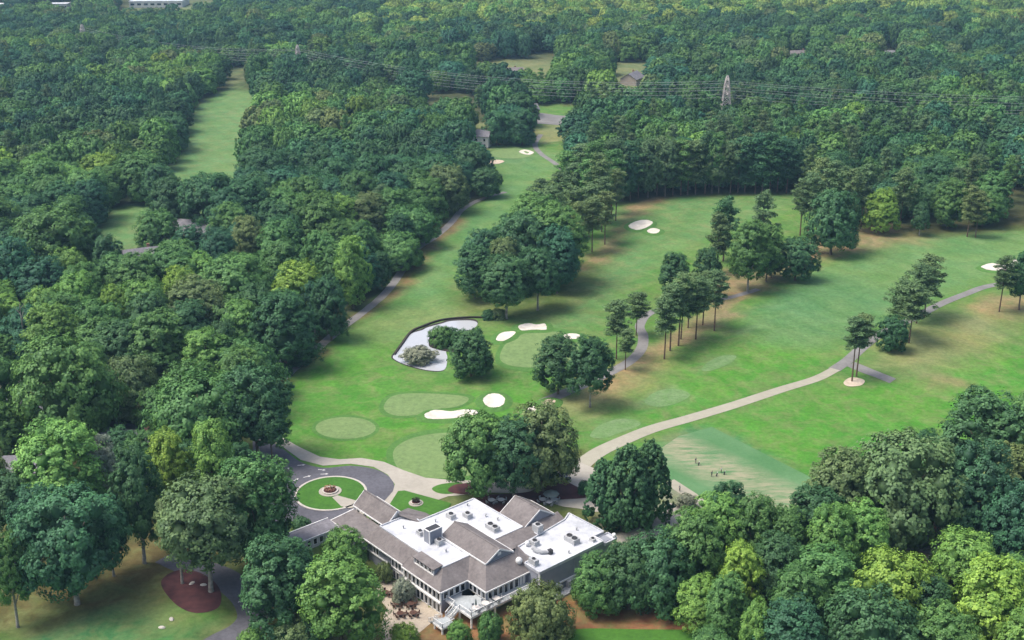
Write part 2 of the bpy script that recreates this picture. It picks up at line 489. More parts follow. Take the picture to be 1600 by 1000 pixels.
# (outline in picture points taken down to the ground, colour, feather in metres, amount)
ZONES = [
    (OPEN_COURSE, ROUGH, 5, 1), (OPEN_LEFT, FAIR, 6, 1),
    # first fairway along the wood
    ([(770, 238), (860, 235), (872, 262), (820, 300), (790, 360), (730, 410), (700, 450), (720, 500), (640, 520), (560, 560), (520, 560), (600, 490), (660, 420), (720, 350), (770, 300)], FAIR, 7, .85),
    # grass in front of the pond and around the practice greens
    ([(470, 580), (600, 520), (640, 600), (880, 600), (860, 700), (700, 745), (520, 720), (440, 660)], LUSH, 14, .75),
    # second fairway
    ([(980, 318), (1230, 308), (1150, 360), (1100, 380), (1020, 420), (960, 470), (880, 520), (790, 500), (860, 480), (920, 420), (960, 380)], FAIR, 8, .75),
    # third fairway
    ([(1610, 362), (1610, 420), (1530, 440), (1440, 475), (1370, 510), (1300, 545), (1200, 545), (1160, 500), (1200, 470), (1290, 420), (1400, 375), (1500, 366)], FAIR, 7, .9),
    ([(1190, 470), (1290, 425), (1380, 450), (1360, 500), (1250, 548), (1180, 530)], BLUEG, 9, .35),
    # lush band below the third fairway
    ([(1010, 590), (1180, 540), (1300, 560), (1280, 585), (1100, 640), (960, 680), (900, 690), (960, 640)], LUSH, 9, .8),
    ([(1010, 690), (1130, 655), (1300, 610), (1600, 560), (1620, 740), (1480, 750), (1330, 800), (1200, 720), (1100, 670)], LUSH, 9, .85),
    ([(1400, 610), (1620, 520), (1620, 590), (1500, 640)], LUSH, 12, .5),
    # dry belts
    ([(1420, 510), (1540, 470), (1610, 460), (1600, 500), (1500, 570), (1430, 585), (1365, 570)], DRY, 10, .8),
    ([(1440, 590), (1500, 590), (1510, 605), (1450, 610)], STRAW, 4, .7),
    ([(985, 590), (1060, 545), (1130, 510), (1150, 480), (1130, 460), (1080, 500), (1020, 540), (960, 575), (930, 610), (950, 625)], STRAW, 5, 1),
    ([(1120, 470), (1180, 460), (1300, 400), (1400, 372), (1390, 350), (1300, 360), (1200, 410), (1120, 430)], STRAW, 5, 1),
    ([(860, 625), (930, 600), (1000, 590), (1000, 620), (930, 650), (870, 655)], DRY, 6, .75),
    ([(890, 600), (1020, 560), (1040, 585), (960, 615)], STRAW, 8, .6),
    ([(730, 440), (900, 420), (960, 380), (940, 440), (880, 490), (790, 505), (720, 480)], BROWN, 7, .55),
    ([(890, 420), (960, 370), (985, 320), (1040, 302), (1040, 316), (985, 345), (960, 390), (905, 425)], STRAW, 5, .95),
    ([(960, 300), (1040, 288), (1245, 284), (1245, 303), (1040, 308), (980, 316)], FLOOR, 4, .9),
    ([(1395, 362), (1440, 365), (1450, 380), (1400, 385), (1360, 395), (1330, 385)], STRAW, 7, .55),
    ([(1430, 352), (1600, 345), (1600, 358), (1500, 368), (1430, 368)], BROWN, 5, .6),
    ([(1525, 470), (1610, 455), (1610, 490), (1560, 495)], STRAW, 5, .8),
    ([(600, 470), (640, 410), (665, 376), (715, 340), (722, 352), (680, 385), (655, 420), (625, 458), (560, 500), (545, 498)], (.21, .115, .075), 3.5, .9),
    ([(430, 595), (500, 548), (520, 545), (510, 558), (460, 585), (440, 605)], (.07, .045, .035), 3, .9),
    ([(755, 470), (620, 490), (560, 520), (600, 540), (660, 505), (745, 492)], DRY, 8, .3),
    ([(1110, 562), (1150, 556), (1140, 570), (1095, 578)], PALE, 3, .8), ([(1010, 622), (1060, 608), (1080, 618), (1040, 634), (1010, 632)], PALE, 4, .7),
    ([(925, 668), (985, 655), (1000, 668), (940, 684)], PALE, 4, .7),
    # far end of the first hole
    ([(838, 200), (885, 196), (882, 218), (842, 222)], DRY, 7, .9), ([(768, 232), (830, 228), (835, 250), (800, 256), (764, 252)], (.11, .21, .09), 6, .9),
    # practice range
    ([(1030, 695), (1110, 667), (1175, 700), (1240, 735), (1310, 768), (1215, 800), (1150, 800), (1060, 765), (1035, 730)], BLUEG, 3.5, .95),
    ([(1040, 694), (1075, 684), (1120, 705), (1170, 730), (1215, 760), (1225, 785), (1190, 780), (1150, 752), (1110, 735), (1070, 720), (1045, 708)], (.24, .25, .16), 4, .3),
    # yard with the trees on the lower left
    ([(-300, 1000), (-300, 700), (230, 690), (395, 690), (400, 800), (390, 900), (330, 900), (240, 960), (60, 1000)], BROWN, 8, .95),
    ([(100, 860), (260, 830), (300, 870), (240, 930), (90, 950)], (.13, .10, .045), 10, .7),
    ([(40, 1010), (180, 945), (300, 955), (370, 960), (330, 1010), (200, 1100), (-100, 1100)], (.055, .165, .06), 3, .95),
    ([(250, 955), (360, 935), (372, 962), (300, 975)], LUSH, 3, .6),
    ([(195, 935), (260, 925), (300, 965), (230, 975)], DRY, 4, .5),
    # beds round the clubhouse
    ([(560, 860), (700, 1000), (1000, 940), (1110, 990), (1000, 1200), (300, 1200), (380, 900)], (.10, .075, .04), 6, .85),
    ([(640, 950), (700, 1010), (900, 1010), (1110, 1010), (1100, 985), (1040, 945), (900, 930), (860, 900), (800, 940)], (.26, .11, .065), 3, .95),
    ([(660, 770), (900, 700), (960, 780), (900, 850), (700, 830)], (.10, .075, .04), 3, .7),
    ([(1040, 760), (1100, 770), (1080, 810), (1040, 830), (940, 850), (930, 815)], (.25, .24, .22), 3, .8),
    ([(1400, 820), (1470, 815), (1490, 860), (1440, 900), (1400, 870)], (.20, .17, .15), 4, .9),
]

def axis(lo, a, b, hi, step):
    m = list(np.arange(a, b + .01, step))
    def grow(x, end, sgn):
        out, d = [], step
        while sgn * (end - x) > 0:
            d *= 1.22
            x += sgn * d
            out.append(x)
        return out
    return np.array(grow(a, lo, -1)[::-1] + m + grow(b, hi, 1))

gx = axis(-6000, -260, 330, 6000, 2.4)
gy = axis(-2500, 175, 720, 9000, 2.4)
GX, GY = np.meshgrid(gx, gy)
GZ = height(GX, GY)
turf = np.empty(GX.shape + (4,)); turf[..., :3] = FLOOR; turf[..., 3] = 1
wear = np.full(GX.shape, .15)
wob = 1.6 * (np.sin(GX * .35 + np.sin(GY * .23) * 2) + np.sin(GY * .41 + np.sin(GX * .19) * 2.3)) + 1.1 * np.sin(GX * 1.1 + GY * .9)
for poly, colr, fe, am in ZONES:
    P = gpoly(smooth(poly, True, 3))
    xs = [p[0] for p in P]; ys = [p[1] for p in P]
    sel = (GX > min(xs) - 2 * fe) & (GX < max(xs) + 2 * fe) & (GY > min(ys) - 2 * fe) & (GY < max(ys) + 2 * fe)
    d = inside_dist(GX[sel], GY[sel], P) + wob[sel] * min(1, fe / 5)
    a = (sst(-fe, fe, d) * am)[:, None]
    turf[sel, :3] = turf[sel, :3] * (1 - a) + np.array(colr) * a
for P in FAR_G:
    d = inside_dist(GX, GY, P)
    a = sst(-5, 5, d)[..., None] * .9
    turf[..., :3] = turf[..., :3] * (1 - a) + np.array((.17, .195, .095)) * a
dcourse = np.maximum(inside_dist(GX, GY, COURSE_G), inside_dist(GX, GY, LEFT_G))
wear = .12 + .55 * sst(0, 8, dcourse)
for poly, _, fe, _ in (ZONES[2], ZONES[5], ZONES[6]):
    d = inside_dist(GX, GY, gpoly(poly))
    wear *= 1 - .65 * sst(-fe, fe, d)

nyv, nxv = GX.shape
me = bpy.data.meshes.new('ground')
V = np.stack([GX, GY, GZ], -1).reshape(-1, 3)
idx = np.arange(nyv * nxv).reshape(nyv, nxv)
Q = np.stack([idx[:-1, :-1], idx[:-1, 1:], idx[1:, 1:], idx[1:, :-1]], -1).reshape(-1, 4)
me.vertices.add(len(V)); me.vertices.foreach_set('co', V.astype(np.float32).ravel())
me.loops.add(Q.size); me.loops.foreach_set('vertex_index', Q.astype(np.int32).ravel())
me.polygons.add(len(Q)); me.polygons.foreach_set('loop_start', np.arange(0, Q.size, 4, dtype=np.int32))
me.update(calc_edges=True)
me.polygons.foreach_set('use_smooth', np.ones(len(Q), bool))
at = me.attributes.new('turf', 'FLOAT_COLOR', 'POINT'); at.data.foreach_set('color', turf.astype(np.float32).ravel())
at = me.attributes.new('wear', 'FLOAT', 'POINT'); at.data.foreach_set('value', wear.astype(np.float32).ravel())
me.materials.append(M['ground'])
tag(link('ground', me), 'rolling grass ground of the golf course and forest floor', None, None, 'structure')

# ------------------------------------------------------------------ sheets laid on the ground
def sheet(name, pts_px, material, off, label=None, n=6, sm=True, step=2.2, bowl=0.0, ground_pts=None, flat=None, kind='structure', rim=None):
    """a thin surface that follows the terrain; outline in picture points taken down to the ground"""
    G = ground_pts or gpoly(smooth(pts_px, True, n) if sm else pts_px)
    A = np.array(G)
    lo, hi = A.min(0), A.max(0)
    X, Y = np.meshgrid(np.arange(lo[0], hi[0], step), np.arange(lo[1], hi[1], step))
    X, Y = X.ravel(), Y.ravel()
    if len(X):
        d = inside_dist(X, Y, G)
        X, Y = X[d > step * .35], Y[d > step * .35]
    vs = [Vector(p) for p in G] + [Vector((a, b)) for a, b in zip(X, Y)]
    k = len(G)
    r = delaunay_2d_cdt(vs, [(i, (i + 1) % k) for i in range(k)], [], 1, 1e-5)
    P = np.array([(v.x, v.y) for v in r[0]])
    Z = height(P[:, 0], P[:, 1]) + off if flat is None else np.full(len(P), flat)
    if bowl:
        d = inside_dist(P[:, 0], P[:, 1], G)
        Z = Z + bowl * (1 - sst(0, 3.0, d))
    b = MB()
    fs = []
    for f in r[2]:
        a = sum(P[f[i]][0] * P[f[(i + 1) % len(f)]][1] - P[f[(i + 1) % len(f)]][0] * P[f[i]][1] for i in range(len(f)))
        fs.append(tuple(f) if a > 0 else tuple(f[::-1]))
    b.add([(p[0], p[1], z) for p, z in zip(P, Z)], fs)
    o = b.build(name, material, smooth_=True)
    tag(o, label, None, None, kind)
    return o

def ribbon(name, pts_px, width, material, off, label=None, wob=0.0, kind='structure', ground=False, thick=0.0):
    c = pts_px if ground else gpoly(pts_px)
    c = smooth(c, False, 10)
    L, R = [], []
    rnd = random.Random(len(c))
    for i, p in enumerate(c):
        a, b_ = c[max(i - 1, 0)], c[min(i + 1, len(c) - 1)]
        d = Vector((b_[0] - a[0], b_[1] - a[1])).normalized()
        w = width[0] + (width[1] - width[0]) * i / (len(c) - 1) if isinstance(width, tuple) else width
        w = w * (1 + wob * rnd.uniform(-1, 1))
        L.append((p[0] - d.y * w / 2, p[1] + d.x * w / 2)); R.append((p[0] + d.y * w / 2, p[1] - d.x * w / 2))
    b = MB()
    vs = []
    for l_, r_ in zip(L, R):
        for k in range(4):
            t = k / 3
            x, y = l_[0] + (r_[0] - l_[0]) * t, l_[1] + (r_[1] - l_[1]) * t
            vs.append((x, y, float(height(x, y)) + off))
    fs = [(i * 4 + k, i * 4 + k + 1, i * 4 + k + 5, i * 4 + k + 4) for i in range(len(c) - 1) for k in range(3)]
    if thick:
        nb = len(vs)
        vs += [(x, y, z - thick) for x, y, z in vs]
        for i in range(len(c) - 1):
            fs.append((i * 4, i * 4 + 4, nb + i * 4 + 4, nb + i * 4)); fs.append((i * 4 + 3, nb + i * 4 + 3, nb + i * 4 + 7, i * 4 + 7))
    # faces must look up
    a = Vector(vs[fs[0][1]]) - Vector(vs[fs[0][0]]); b2 = Vector(vs[fs[0][3]]) - Vector(vs[fs[0][0]])
    if a.cross(b2).z < 0: fs = [f[::-1] for f in fs]
    b.add(vs, fs)
    o = b.build(name, material, smooth_=not thick)
    tag(o, label, None, None, kind)
    return o

def ell(cx, cy, rx, ry, n=10, rot=0.0, sq=0.0):
    out = []
    for k in range(n):
        a = 2 * math.pi * k / n
        x, y = rx * math.cos(a), ry * math.sin(a)
        out.append((cx + x, cy + y + rot * x))
    return out

# putting greens, each with its collar of darker grass
M['collar'] = mat('collar_turf', (.075, .18, .035), .9, (.06, .155, .03), .2, fine=1.0)
GREENS = [
    (ell(540, 669, 47, 17, 12), 'small oval practice green beside the driveway bend'),
    ([(600, 634), (612, 620), (640, 615), (690, 616), (728, 620), (730, 628), (712, 636), (680, 640), (655, 648), (622, 650), (604, 644)], 'kidney-shaped green between the pond and the long white bunker'),
    ([(614, 708), (632, 690), (670, 679), (720, 677), (765, 690), (778, 712), (760, 735), (715, 746), (660, 747), (625, 735)], 'largest practice green next to the walkway, half behind the oaks'),
    ([(781, 556), (792, 536), (818, 522), (850, 518), (885, 522), (905, 540), (895, 562), (860, 573), (815, 574), (788, 568)], 'green ringed by bunkers beyond the pond'),
]
for g, lab in GREENS:
    cx = sum(p[0] for p in g) / len(g); cy = sum(p[1] for p in g) / len(g)
    big = [(cx + (x - cx) * 1.13, cy + (y - cy) * 1.2) for x, y in g]
    sheet('green_collar', big, M['collar'], .05, 'darker grass collar round the ' + lab.split(' ', 1)[1] if False else 'ring of darker grass round the ' + lab)
    sheet('putting_green', g, M['green'], .08, lab)
sheet('putting_green', ell(800, 240, 34, 8, 10), M['green'], .08, 'far green in front of the white house')

M['tee'] = mat('tee_turf', (.150, .238, .100), .9, (.105, .205, .062), .35, fine=1.2)
for g, lab in (([(1096, 577), (1106, 566), (1128, 556), (1150, 556), (1143, 566), (1122, 576), (1104, 580)], 'pale mown tee patch below the third fairway'),
               ([(1008, 630), (1018, 616), (1042, 608), (1066, 610), (1078, 618), (1058, 630), (1030, 636)], 'pale mown tee patch left of the concrete path'),
               ([(922, 682), (935, 666), (965, 655), (992, 656), (1000, 664), (975, 674), (945, 684)], 'pale mown tee patch beside the path near the clubhouse oaks')):
    sheet('tee_patch', g, M['tee'], .05, lab)

BUNKERS = [
    (ell(772, 628, 17, 11, 12), 'round white sand bunker right of the kidney green', 0),
    ([(664, 650), (680, 643), (705, 645), (725, 642), (745, 644), (742, 650), (715, 655), (685, 657), (668, 656)], 'long white sand bunker below the kidney green', 0),
    ([(775, 532), (782, 523), (795, 520), (806, 521), (798, 529), (785, 535)], 'slanted small bunker left of the ringed green', 0),
    ([(810, 511), (825, 507), (838, 509), (852, 508), (853, 517), (835, 517), (814, 518)], 'flat bunker behind the ringed green', 0),
    ([(880, 526), (892, 523), (906, 525), (902, 531), (886, 531)], 'bunker half hidden behind the pair of oaks', 0),
    ([(848, 632), (856, 626), (868, 628), (862, 634), (852, 635)], 'small pale bunker left of the asphalt path end', 1),
    ([(818, 655), (824, 642), (834, 637), (838, 642), (830, 650), (824, 660)], 'narrow curved bunker peeking above the clubhouse oaks', 0),
    ([(982, 355), (992, 348), (1008, 345), (1020, 349), (1012, 356), (996, 361)], 'larger bunker on the second fairway edge', 0),
    ([(1011, 362), (1020, 358), (1031, 361), (1026, 366), (1016, 366)], 'small bunker just below the larger fairway bunker', 0),
    ([(1533, 419), (1548, 413), (1565, 415), (1580, 409), (1594, 407), (1590, 418), (1572, 424), (1548, 424)], 'white bunker on the far right fairway behind a lone pine', 0),
    ([(811, 237), (820, 234), (834, 238), (828, 242), (818, 241)], 'tiny bunker at the far green', 0),
    ([(762, 252), (775, 250), (788, 252), (780, 256), (766, 256)], 'pale sand patch short of the far green', 1),
]
for g, lab, dull in BUNKERS:
    cy = sum(p[1] for p in g) / len(g)
    G = gpoly(smooth(g, True, 6))
    c0 = Vector((sum(p[0] for p in G) / len(G), sum(p[1] for p in G) / len(G)))
    rnd = random.Random(int(cy * 10))
    G = [tuple(c0 + (Vector(p) - c0) * (1 + rnd.uniform(-.035, .035))) for p in G]
    k = len(G)
    if cy > 330:
        rings = []
        for dw, dz in ((2.3, .02), (1.1, .34), (.3, .50), (-.25, .40)):
            r_ = []
            for q in range(k):
                a_, b_ = Vector(G[q - 1]), Vector(G[(q + 1) % k])
                nrm = (Vector(G[q]) - c0).normalized()
                v_ = Vector(G[q]) + nrm * dw
                r_.append((v_.x, v_.y, float(height(v_.x, v_.y)) + dz + (.12 * math.sin(q * .7) if 0 < dw < 2 else 0)))
            rings.append(r_)
        b = MB()
        vs = [v for r_ in rings for v in r_]
        b.add(vs, [(i_ * k + q, i_ * k + (q + 1) % k, (i_ + 1) * k + (q + 1) % k, (i_ + 1) * k + q) for i_ in range(3) for q in range(k)])
        tag(b.build('bunker_lip', M['collar'], smooth_=True), 'grass lip of the ' + lab, None, None, 'structure')
    sheet('sand_bunker', None, M['sand_dull' if dull else 'sand'], .07, lab, step=.9, bowl=.42 if cy > 330 else .1, ground_pts=G)

# pond with its dark bank
POND = [(614, 557), (624, 545), (634, 532), (642, 522), (660, 516), (668, 512), (690, 506), (705, 502), (735, 501), (746, 505), (741, 513), (728, 517), (716, 517), (712, 530), (702, 546), (697, 550), (699, 560), (694, 578), (670, 579), (640, 572), (620, 564)]
sheet('pond_bank', [(680 + (x - 680) * 1.025 - 1, 540 + (y - 540) * 1.05 - 1) for x, y in POND], M['earth_dark'], .04, 'dark earth bank round the pond')
sheet('pond', POND, M['water'], .09, 'pale grey pond water with the cloudy sky reflection put into its colour', step=4)
sheet('pond_island', [(670, 540), (672, 524), (682, 515), (700, 514), (716, 522), (724, 540), (712, 550), (694, 549), (678, 545)], M['earth_dark'], .14, 'dark islet in the pond under the clipped bush')

# stone wall on the far bank
wall_pts = [(616, 555), (626, 541), (642, 520), (660, 511), (690, 501), (730, 497), (770, 497)]
ribbon('retaining_wall', wall_pts, .7, M['earth_dark'], .55, None, thick=.8, kind='thing')
o = bpy.data.objects['retaining_wall']; tag(o, 'low dark retaining wall along the far pond bank', 'wall')

# roads, paths and paving
DRIVE = [(395, 690), (412, 684), (440, 700), (470, 722), (505, 731), (548, 728), (585, 733), (608, 745), (616, 760), (610, 775), (590, 790), (560, 800), (520, 822), (455, 815), (420, 800), (400, 770), (400, 730)]
sheet('driveway', DRIVE, M['asphalt'], .05, 'grey asphalt driveway loop in front of the clubhouse')
ribbon('road', [(455, 812), (420, 790), (395, 760), (380, 725), (360, 700), (330, 690), (240, 676), (150, 662), (60, 640), (-60, 610)], (7.5, 5.5), M['asphalt'], .045, 'asphalt road leaving the loop into the trees')
ribbon('cart_path', [(262, 868), (300, 885), (335, 897), (365, 915), (388, 940), (396, 965), (380, 985), (345, 1003), (300, 1030), (250, 1060)], (7.0, 6.0), M['asphalt'], .05, 'asphalt lane curving past the red mulch bed')
WALK = [(412, 684), (432, 679), (470, 700), (500, 714), (530, 718), (565, 716), (600, 722), (630, 735), (665, 747), (700, 750), (760, 752), (830, 748), (870, 738), (905, 722), (935, 735), (920, 760), (900, 772), (860, 772), (760, 770), (700, 776), (660, 790), (610, 792), (560, 806), (520, 815), (560, 795), (600, 784), (614, 768), (617, 757), (606, 742), (584, 730), (548, 725), (505, 728), (470, 719), (440, 697)]
sheet('walkway', WALK, M['concrete'], .09, 'pale concrete walkway sweeping from the driveway to the practice greens', sm=False)
sheet('forecourt', [(848, 782), (950, 770), (955, 800), (930, 800), (905, 795), (880, 792)], M['concrete'], .08, 'brownish paved strip behind the clubhouse', sm=False)
ribbon('cart_path', [(885, 752), (905, 730), (935, 707), (975, 688), (1020, 670), (1080, 653), (1150, 632), (1220, 609), (1275, 592), (1305, 577)], (5.0, 3.2), M['concrete_path'], .07, 'pale concrete cart path rising from the clubhouse to the right')
ribbon('cart_path', [(1303, 578), (1325, 563), (1345, 545), (1368, 527), (1392, 513), (1430, 496), (1470, 475), (1510, 459), (1545, 447), (1610, 438), (1720, 425)], (3.8, 3.0), M['asphalt_path'], .065, 'grey asphalt cart path continuing past the right-hand pines')
sheet('cart_path', [(1322, 572), (1336, 566), (1360, 576), (1400, 592), (1390, 599), (1368, 590), (1345, 582)], M['asphalt_path'], .09, 'short asphalt spur beside the twin pines', sm=False)
ribbon('cart_path', [(850, 628), (880, 615), (915, 600), (955, 581), (985, 564), (1002, 545), (1005, 525), (1000, 508), (1018, 488), (1070, 478), (1140, 465), (1185, 452)], (4.2, 2.6), M['asphalt_path'], .06, 'asphalt cart path winding between the oak pair and the pines')
ribbon('cart_path', [(440, 592), (495, 545), (535, 512), (575, 482), (605, 455), (630, 420), (650, 390), (680, 370), (705, 348), (722, 328), (750, 312), (790, 300)], (3.4, 3.0), M['asphalt_path'], .06, 'cart path along the wood edge left of the first fairway', wob=.05)
ribbon('cart_path', [(895, 278), (868, 256), (845, 240), (836, 226), (845, 210)], 3.0, M['asphalt_path'], .06, 'narrow path beside the far green')
sheet('road', [(800, 180), (835, 176), (870, 180), (905, 184), (900, 196), (850, 194), (815, 192)], M['asphalt_path'], .08, 'pale road end beyond the far green')
ribbon('cart_path', [(1045, 752), (1085, 778), (1110, 795), (1135, 812)], 3.4, M['concrete_path'], .07, 'concrete path along the near edge of the practice range')
ribbon('cart_path', [(1062, 790), (1040, 815), (1000, 835), (950, 848)], 5.0, M['concrete'], .06, 'service lane in the shade behind the round conifers')
ribbon('road', [(-60, 595), (-5, 598), (30, 602)], 6, M['concrete'], .06, 'short pale street at the left edge under the trees')

def range_material():
    m = bpy.data.materials.new('range_turf')
    n, l = nt(m)
    b = n['Principled BSDF']; b.inputs['Roughness'].default_value = .95; b.inputs['Specular IOR Level'].default_value = .1
    pos = objpos(n, True)
    A, B_ = Vector(gp(1050, 697)), Vector(gp(1212, 776))
    dr = (B_ - A).normalized(); nr = Vector((-dr.y, dr.x, 0))
    dt = n.new('ShaderNodeVectorMath'); dt.operation = 'DOT_PRODUCT'; dt.inputs[1].default_value = nr
    sb = n.new('ShaderNodeVectorMath'); sb.operation = 'SUBTRACT'; sb.inputs[1].default_value = A
    l.new(pos, sb.inputs[0]); l.new(sb.outputs[0], dt.inputs[0])
    ab = n.new('ShaderNodeMath'); ab.operation = 'ABSOLUTE'; l.new(dt.outputs['Value'], ab.inputs[0])
    band = n.new('ShaderNodeMapRange'); band.inputs[1].default_value = 10.0; band.inputs[2].default_value = 3.5; l.new(ab.outputs[0], band.inputs[0])
    mp = n.new('ShaderNodeMapping'); mp.vector_type = 'POINT'; mp.inputs['Rotation'].default_value = (0, 0, -math.atan2(dr.y, dr.x) + .75); mp.inputs['Scale'].default_value = (.12, .55, 1)
    l.new(pos, mp.inputs[0])
    st = noise(n, l, 1.0, 6, .7, mp.outputs[0], .36, .6)
    mu = n.new('ShaderNodeMath'); mu.operation = 'MULTIPLY'; l.new(band.outputs[0], mu.inputs[0]); l.new(st, mu.inputs[1])
    c = mixc(n, l, (.075, .185, .072), (.115, .23, .105), noise(n, l, .07, 5, .6, pos, .35, .65))
    c = mixc(n, l, c, (.30, .29, .19), mu.outputs[0])
    c = mixc(n, l, c, (.85, .85, .85), noise(n, l, 1.2, 5, .7, pos, .35, .75), 'MULTIPLY')
    l.new(c, b.inputs['Base Color'])
    return m
sheet('range_tee', [(1031, 702), (1060, 682), (1112, 667), (1180, 702), (1245, 735), (1312, 768), (1270, 786), (1215, 800), (1150, 803), (1060, 766), (1035, 735)], range_material(), .05, 'blue-green practice tee with a worn tan band', sm=False)

# traffic island with kerb, lawn wedge, beds
ISL = px0(517, 771, 0)
def circ(c, r, n=40, k=1.0):
    return [(c[0] + r * math.cos(2 * math.pi * i / n) * k, c[1] + r * math.sin(2 * math.pi * i / n)) for i in range(n)]
IR = 107 / 2 / FOC * math.hypot(ISL[1] * CP + CAM_H * SP, 0)
def ring(name, c, r0, r1, z0, z1, material, label=None, cat=None, kind=None, parent=None, n=40):
    b = MB()
    vs, fs = [], []
    for r, z in ((r1, z0), (r1, z1), (r0, z1), (r0, z0)):
        vs += [(c[0] + r * math.cos(2 * math.pi * i / n), c[1] + r * math.sin(2 * math.pi * i / n), z) for i in range(n)]
    for j in range(3):
        fs += [(j * n + i, j * n + (i + 1) % n, (j + 1) * n + (i + 1) % n, (j + 1) * n + i) for i in range(n)]
    b.add(vs, fs)
    o = b.build(name, material, parent)
    return tag(o, label, cat, None, kind)
sheet('island_lawn', None, M['lawn'], .16, 'round lawn island inside the driveway loop', ground_pts=circ(ISL, IR), step=1.5)
ring('kerb', ISL, IR - .1, IR + .45, -.1, .2, M['kerb'], 'pale kerb round the lawn island', None, 'structure')
sheet('walkway', [(519, 778), (527, 775), (556, 783), (566, 792), (545, 795), (533, 792)], M['concrete'], .2, 'short walk from the flower ring to the entrance canopy', sm=False)
sheet('lawn', [(608, 790), (622, 768), (632, 767), (705, 787), (700, 795), (672, 808), (650, 812)], M['lawn'], .16, 'triangular lawn beside the clubhouse entrance', sm=False, step=1.5)
sheet('lawn', [(675, 764), (690, 757), (720, 755), (735, 765), (705, 772), (685, 771)], M['lawn'], .14, 'small lawn tongue left of the first mulch bed')
sheet('mulch_bed', [(700, 768), (712, 758), (750, 756), (745, 770), (722, 773)], M['mulch'], .18, 'dark red mulch bed beside the lawn tongue')
sheet('mulch_bed', [(738, 790), (748, 776), (800, 772), (830, 768), (850, 755), (880, 752), (912, 768), (918, 778), (870, 782), (830, 790), (790, 800), (755, 800)], M['mulch'], .16, 'large dark red mulch bed under the clubhouse oaks')
sheet('mulch_bed', [(252, 915), (262, 898), (290, 890), (318, 898), (340, 915), (346, 935), (338, 952), (305, 958), (275, 945)], M['mulch'], .09, 'round red mulch bed at the lane with two trunks in it')
sheet('mulch_bed', [(1318, 598), (1330, 590), (1350, 594), (1346, 602), (1326, 604)], M['sand_dull'], .1, 'small pine straw patch at the foot of the twin pines')
sheet('hedge_lawn', [(860, 990), (910, 983), (1000, 984), (1085, 986), (1100, 1000), (1000, 1002), (860, 1003)], M['lawn'], .12, 'narrow green strip below the red clay bank')

def flower_ring(cpx, r, label, planting):
    c = gp(*cpx)
    e = empty('flower_bed', (c[0], c[1], c[2] + .2))
    tag(e, label, 'flower bed')
    ring('paving_ring', (0, 0), r * .72, r * 1.0, -.3, .06, M['concrete'], parent=e)
    ring('stone_kerb', (0, 0), r * .58, r * .72, -.3, .35, M['kerb'], parent=e)
    rnd = random.Random(int(cpx[0]))
    b = MB()
    b.lathe([(r * .6, -.2), (r * .58, .2), (r * .3, .35), (.05, .4)], n=16)
    b.build('soil', M['mulch'], e)
    b = MB()
    for k in range(160):
        a, q = rnd.uniform(0, 6.28), r * .52 * math.sqrt(rnd.random())
        h = rnd.uniform(.3, .9)
        p = Vector((q * math.cos(a), q * math.sin(a), .3 + h))
        u = Vector((rnd.uniform(-1, 1), rnd.uniform(-1, 1), rnd.uniform(.2, 1))).normalized()
        w = u.orthogonal().normalized() * .16; x = u.cross(w).normalized() * .16
        b.add([p + w, p + x, p - w, p - x], [(0, 1, 2, 3)])
    b.build('flowers', planting, e)
flower_ring((516, 768.5), 2.75, 'round flower bed ringed in stone on the lawn island', M['flower'])
flower_ring((650, 787), 1.75, 'small round flower bed on the triangular lawn', M['earth_dark'])

# patio on the lower level
sheet('patio', [(592, 878), (612, 872), (640, 895), (690, 928), (706, 950), (690, 960), (660, 985), (640, 1000), (600, 1004), (596, 975), (604, 950), (588, 930)], M['patio'], .05, 'tan stone patio below the clubhouse windows', sm=False)

# ================================================================== the clubhouse
def W(s, t, z=0.0):
    return (BO[0] + s * E1[0] + t * E2[0], BO[1] + s * E1[1] + t * E2[1], z)
RZ_S = math.atan2(E1[1], E1[0])           # rotation that lays local x along s
club = empty('clubhouse', W(-8, 8, 0), 0)
tag(club, 'grey clubhouse with brown shingle gables and white flat roofs', 'building')
CL = club.location.copy()

def cpart(b, name, material, parent=None, smooth_=False):
    p = parent or club
    off = CL if parent is None else CL
    b.v = [(v[0] - off.x, v[1] - off.y, v[2] - off.z) for v in b.v]
    o = b.build(name, material, p, smooth_=smooth_)
    return o

def lp(pts):
    return [W(*p)[:2] for p in pts]
def rect(s0, s1, t0, t1):
    return lp([(s0, t0), (s1, t0), (s1, t1), (s0, t1)])

# --- walls
for poly, z0, z1, m in [
    (rect(-23, -8.6, -3.6, 8), -3.2, 2.85, 'siding'), (rect(-8.6, 4.0, -4.3, 3.2), -3.2, 2.5, 'siding'),
    (rect(-8, 10.0, 3.0, 14.0), -3.2, 2.5, 'siding'), (rect(-17.6, -1.3, 8.5, 22.1), -.2, 4.3, 'siding'),
    (rect(-9, 3.3, 14.2, 33), -.2, 3.9, 'siding'), (rect(-8.8, -1.1, 23.2, 31.8), 3.95, 4.95, 'siding'),
    (rect(-34.6, -23.1, -5.4, .8), -.2, 2.5, 'siding'), (rect(-35.2, -31.6, -17, -5.5), -.2, 2.7, 'siding_pale'),
    (lp([(9.3, 14.4), (13.8, 14.3), (13.6, 35.8), (8.2, 35.8), (.3, 35.6), (1.7, 33.2), (3.35, 33.1), (3.35, 16.9), (9.3, 16.9)]), -3.2, 3.55, 'siding')]:
    cpart(MB().prism(poly, z0, z1), 'wall', M[m])

